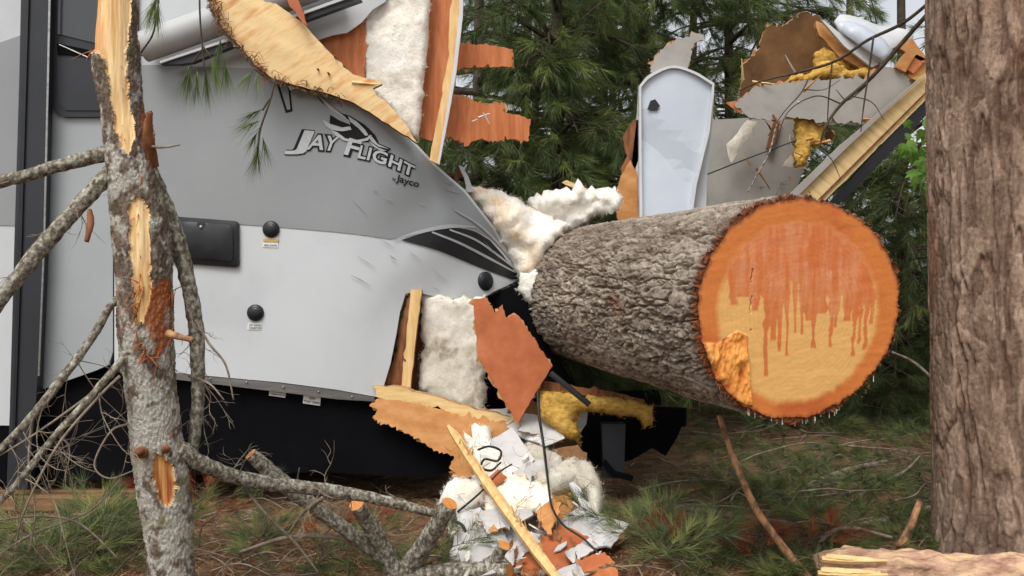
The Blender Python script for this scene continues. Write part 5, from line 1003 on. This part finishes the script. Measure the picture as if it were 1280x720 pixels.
# limbs
def limb(L, m_='lichen', sides=9, par=sn, nm_='branch', rough=.22):
    V, Fc = tube(*tpx(L), sides, 10, rough, 45, int(L[0][0])+3); return mk(nm_, V, Fc, mt[m_], par, smooth=True)
LB = {
 'a': [(150, 188, 3.6, 12), (120, 195, 3.58, 9.5), (70, 208, 3.55, 8.5), (30, 220, 3.52, 8), (-40, 236, 3.5, 8), (-150, 258, 3.45, 6), (-240, 300, 3.4, 2)],
 'b': [(150, 205, 3.6, 12), (128, 226, 3.55, 10.5), (95, 262, 3.5, 10), (55, 306, 3.45, 10.5), (10, 362, 3.4, 9), (-40, 428, 3.36, 8.5), (-120, 520, 3.3, 6), (-190, 640, 3.3, 2)],
 'c': [(160, 372, 3.6, 7), (140, 380, 3.55, 5), (118, 418, 3.52, 5), (86, 462, 3.48, 5.5), (40, 520, 3.44, 5), (0, 562, 3.4, 4.5), (-40, 600, 3.4, 4), (-110, 668, 3.4, 2)],
 'd': [(166, 440, 3.6, 6), (148, 456, 3.52, 5), (110, 500, 3.48, 4.8), (66, 548, 3.44, 4.5), (20, 606, 3.4, 4), (-30, 660, 3.4, 3.5), (-80, 740, 3.4, 1.5)],
 'e': [(180, 205, 3.64, 12), (200, 246, 3.68, 11), (218, 288, 3.7, 10.5), (232, 340, 3.72, 10), (243, 395, 3.74, 9.5), (247, 450, 3.75, 9), (247, 510, 3.76, 8), (241, 562, 3.76, 7)],
 'f': [(222, 560, 3.66, 12), (250, 578, 3.72, 10), (290, 595, 3.85, 9.5), (350, 606, 4.0, 9), (420, 614, 4.12, 8), (480, 626, 4.2, 7), (545, 642, 4.3, 5)]}
lo = {k: limb(v) for k, v in LB.items()}
for v in K_: limb(v, 'browntorn', 9, nm_='broken_stub', rough=.6)
limb([(188, 206, 3.6, 10), (186, 180, 3.55, 8), (185, 160, 3.52, 6), (188, 140, 3.5, 3.5)], 'browntorn', nm_='broken_stub')
limb([(186, 183, 3.55, 2.5), (205, 184, 3.5, 1.8), (225, 181, 3.5, 1)], 'stick', 5, nm_='twig')
limb([(210, 417, 3.55, 5), (228, 422, 3.5, 4), (241, 425, 3.48, 3.4)], 'peeled', 7, nm_='broken_stub')
limb([(112, 262, 3.5, 3), (113, 280, 3.48, 5), (108, 302, 3.46, 3)], 'browntorn', 6, nm_='bark_strip')
def twiglets(par, path, n, lmin, lmax, seed, down=.7, r0=.0026, m_='stick', rec=2, z=0):
    rng = np.random.default_rng(seed); p, r = tpx(path); c = cr(p, 12); out = []
    def grow(o, dv, l, rr, depth):
        q = [o]; dd = dv.copy()
        for i in range(4): dd = unit(dd+rng.normal(0, .32, 3)*np.array([1, .6, 1])+np.array([0, 0, -.10*down])); q.append(q[-1]+dd*l/4)
        out.append(tube(q, [rr, rr*.85, rr*.7, rr*.5, rr*.3], 4, 3, caps=False))
        if depth > 0:
            for i in range(rng.integers(1, 4)):
                k = rng.integers(1, 4); grow(q[k], unit(dd+rng.normal(0, .7, 3)), l*rng.uniform(.3, .65), rr*.6, depth-1)
    for i in range(n):
        o = c[rng.integers(2, len(c)-1)]; dv = unit(np.array([rng.normal(-.1, .6), rng.normal(0, .35), rng.normal(-down, .45)])); grow(o, dv, rng.uniform(lmin, lmax), r0*rng.uniform(.7, 1.2), rec)
    V, Fc = join(out); mk('twigs', V, Fc, mt[m_], par, kind='stuff')
twiglets(lo['c'], LB['c'][1:], 20, .15, .5, 1); twiglets(lo['d'], LB['d'][1:], 24, .15, .55, 2)
twiglets(lo['e'], LB['e'][3:], 12, .15, .42, 3, .9); twiglets(lo['b'], LB['b'], 7, .06, .25, 4, .9, .002, rec=1); twiglets(lo['a'], LB['a'], 3, .03, .09, 5, rec=0)
twiglets(lo['f'], LB['f'][1:], 11, .1, .32, 6, -.1)
# thin curved shoots that bow to the ground on the left
for i, L in enumerate([[(150, 470, 3.5, 2), (120, 500, 3.45, 1.8), (70, 560, 3.4, 1.6), (30, 640, 3.38, 1.2), (18, 690, 3.4, .8)], [(130, 480, 3.5, 1.8), (90, 510, 3.46, 1.6), (40, 545, 3.42, 1.4), (-10, 575, 3.4, 1)], [(244, 400, 3.7, 1.8), (262, 430, 3.68, 1.6), (282, 456, 3.66, 1.4), (292, 500, 3.66, 1)], [(236, 470, 3.75, 1.6), (262, 480, 3.7, 1.4), (280, 500, 3.68, 1)], [(160, 530, 3.6, 1.6), (138, 540, 3.5, 1.4), (118, 580, 3.46, 1.2), (136, 598, 3.46, 1), (168, 588, 3.5, .8)], [(0, 650, 3.5, 1.3), (50, 645, 3.52, 1.6), (100, 655, 3.55, 1.4), (150, 700, 3.6, 1)], [(-10, 700, 3.6, 1.2), (40, 668, 3.56, 1.6), (110, 640, 3.6, 1.2), (150, 600, 3.6, .8)], [(40, 520, 3.44, 1.6), (36, 580, 3.42, 1.3), (44, 640, 3.42, 1), (36, 690, 3.44, .7)], [(300, 600, 3.9, 2.2), (330, 640, 3.95, 2), (370, 680, 4.0, 1.6), (398, 716, 4.05, 1.2)]]): limb(L, 'stick', 5, nm_='shoot', rough=.1)

# ================================================================== cut limbs on the ground, bottom centre
cl_t = thing('cut_limb', 'lichen covered cut limb with orange sawn ends lying before the debris', 'branch', G(505, 725))
def climb(L, cut=True):
    V, Fc = tube(*tpx(L), 12, 10, .2, 40, int(L[0][0])); o = mk('branch', V, Fc, mt['lichen'], cl_t, smooth=True)
    if cut:
        p, r = tpx(L[:2]); dv = unit(p[0]-p[1]); a = np.cross(dv, (0, 1, 0)); a = unit(a); b = np.cross(dv, a); n = 18
        V = [p[0]+dv*.004+(a*math.cos(x)+b*math.sin(x))*r[0]*.96 for x in np.linspace(0, 2*math.pi, n, endpoint=False)]+[p[0]+dv*.005]
        V = np.array(V); mk('sawn_end', V, [[i, (i+1) % n, n] for i in range(n)], mt['cutend'], o)
    return o
climb([(446, 631, 4.35, 10), (458, 650, 4.42, 10), (474, 676, 4.5, 11), (488, 704, 4.55, 12), (500, 735, 4.55, 13)])
climb([(562, 630, 4.36, 10), (548, 654, 4.42, 11), (530, 682, 4.5, 12), (512, 708, 4.55, 13), (500, 738, 4.55, 14)])
climb([(314, 568, 4.25, 8), (340, 592, 4.3, 10), (380, 624, 4.38, 9.5), (424, 656, 4.46, 9), (470, 690, 4.54, 9), (500, 712, 4.56, 10)], True)
climb([(636, 714, 4.4, 11), (600, 712, 4.46, 10), (550, 716, 4.52, 11), (500, 726, 4.55, 12)])
climb([(630, 682, 4.4, 8), (618, 700, 4.45, 8), (596, 716, 4.5, 9)])
limb([(404, 622, 4.35, 3), (380, 640, 4.35, 2.2), (360, 668, 4.4, 1.6)], 'stick', 5, cl_t, 'twig')
limb([(374, 585, 4.3, .8), (372, 605, 4.35, 1.4), (380, 624, 4.38, 2)], 'stick', 5, cl_t, 'twig')
limb([(300, 690, 4.4, 2), (360, 672, 4.45, 3), (420, 672, 4.5, 3), (470, 690, 4.54, 3)], 'stick', 6, cl_t, 'twig')
twiglets(cl_t, [(340, 592, 4.3, 8), (424, 656, 4.46, 8), (470, 690, 4.5, 8)], 10, .1, .3, 9, 0)
for i in range(26):
    px = rng.uniform(0, 560); py = rng.uniform(635, 725); a = rng.uniform(-.9, .9); l = rng.uniform(25, 70)
    q = [G(px+s_*l*math.cos(a), min(760, py+s_*l*.35*math.sin(a)), .02+.06*(1-abs(s_))) for s_ in (-1, 0, 1)]
    V, Fc = tube(q, [.003, .005, .002], 5, 4, .1, 30, i); mk('stick', V, Fc, mt['stick'], smooth=True, label='thin grey dead stick on the litter around the lichen trunk', cat='stick', group='sticks around the lichen trunk')

# ================================================================== green sprigs hanging before the wall
def sprig(stem, tufts, label, Yq=3.9, n=60, nl=.15):
    rng = np.random.default_rng(int(stem[0][0])); t = thing('hanging_sprig', label, 'pine sprig', P(stem[0][0], stem[0][1], Yq))
    for L in [stem]+[q[2] for q in tufts if len(q) > 2]:
        V, Fc = tube(*tpx([(a, b, Yq, 1.2) for a, b in L]), 5, 6, .15, 60); mk('twig', V, Fc, mt['twig'], t, smooth=True)
    b = np.array([P(q[0][0], q[0][1], Yq+rng.normal(0, .03)) for q in tufts]); e = np.array([P(q[1][0], q[1][1], Yq+rng.normal(0, .03)) for q in tufts])
    L = np.linalg.norm(e-b, axis=1); V, Fc, c = needles(b, unit(e-b), L*.6, n, nl, .0022, green(len(b), rng, 1.35), rng, spread=(.1, .62), droop=.3); o = mk('needles', V, Fc, mt['needle'], t, col=c); o['kind'] = 'stuff'
sprig([(200, -20), (196, 20), (190, 45), (176, 66)], [((197, -12), (190, 20)), ((196, -5), (185, 18)), ((198, 0), (196, 26))], 'green sprig hanging beside the stripped wood of the broken stem')
sprig([(249, -30), (250, 20), (253, 60), (256, 90)], [((240, 78), (228, 108), [(252, 62), (240, 80)]), ((246, 84), (246, 120)), ((256, 80), (258, 115)), ((264, 70), (272, 100), [(254, 58), (264, 72)]), ((276, 48), (272, 78)), ((280, 72), (284, 98)), ((236, 80), (236, 112))], 'large green sprig hanging below the awning roller')
sprig([(344, 98), (338, 125), (326, 160), (322, 190)], [((328, 136), (306, 146), [(338, 122), (328, 138)]), ((326, 150), (304, 158)), ((326, 158), (312, 182)), ((322, 176), (322, 205)), ((324, 184), (316, 208)), ((328, 170), (334, 196)), ((318, 86), (306, 98), [(330, 95), (318, 86)]), ((322, 88), (322, 106))], 'green sprig hanging below the bark rim of the split slab', n=46, nl=.125)
SC.render.engine = 'CYCLES'; SC.cycles.max_bounces = 6; SC.cycles.diffuse_bounces = 3; SC.cycles.glossy_bounces = 3
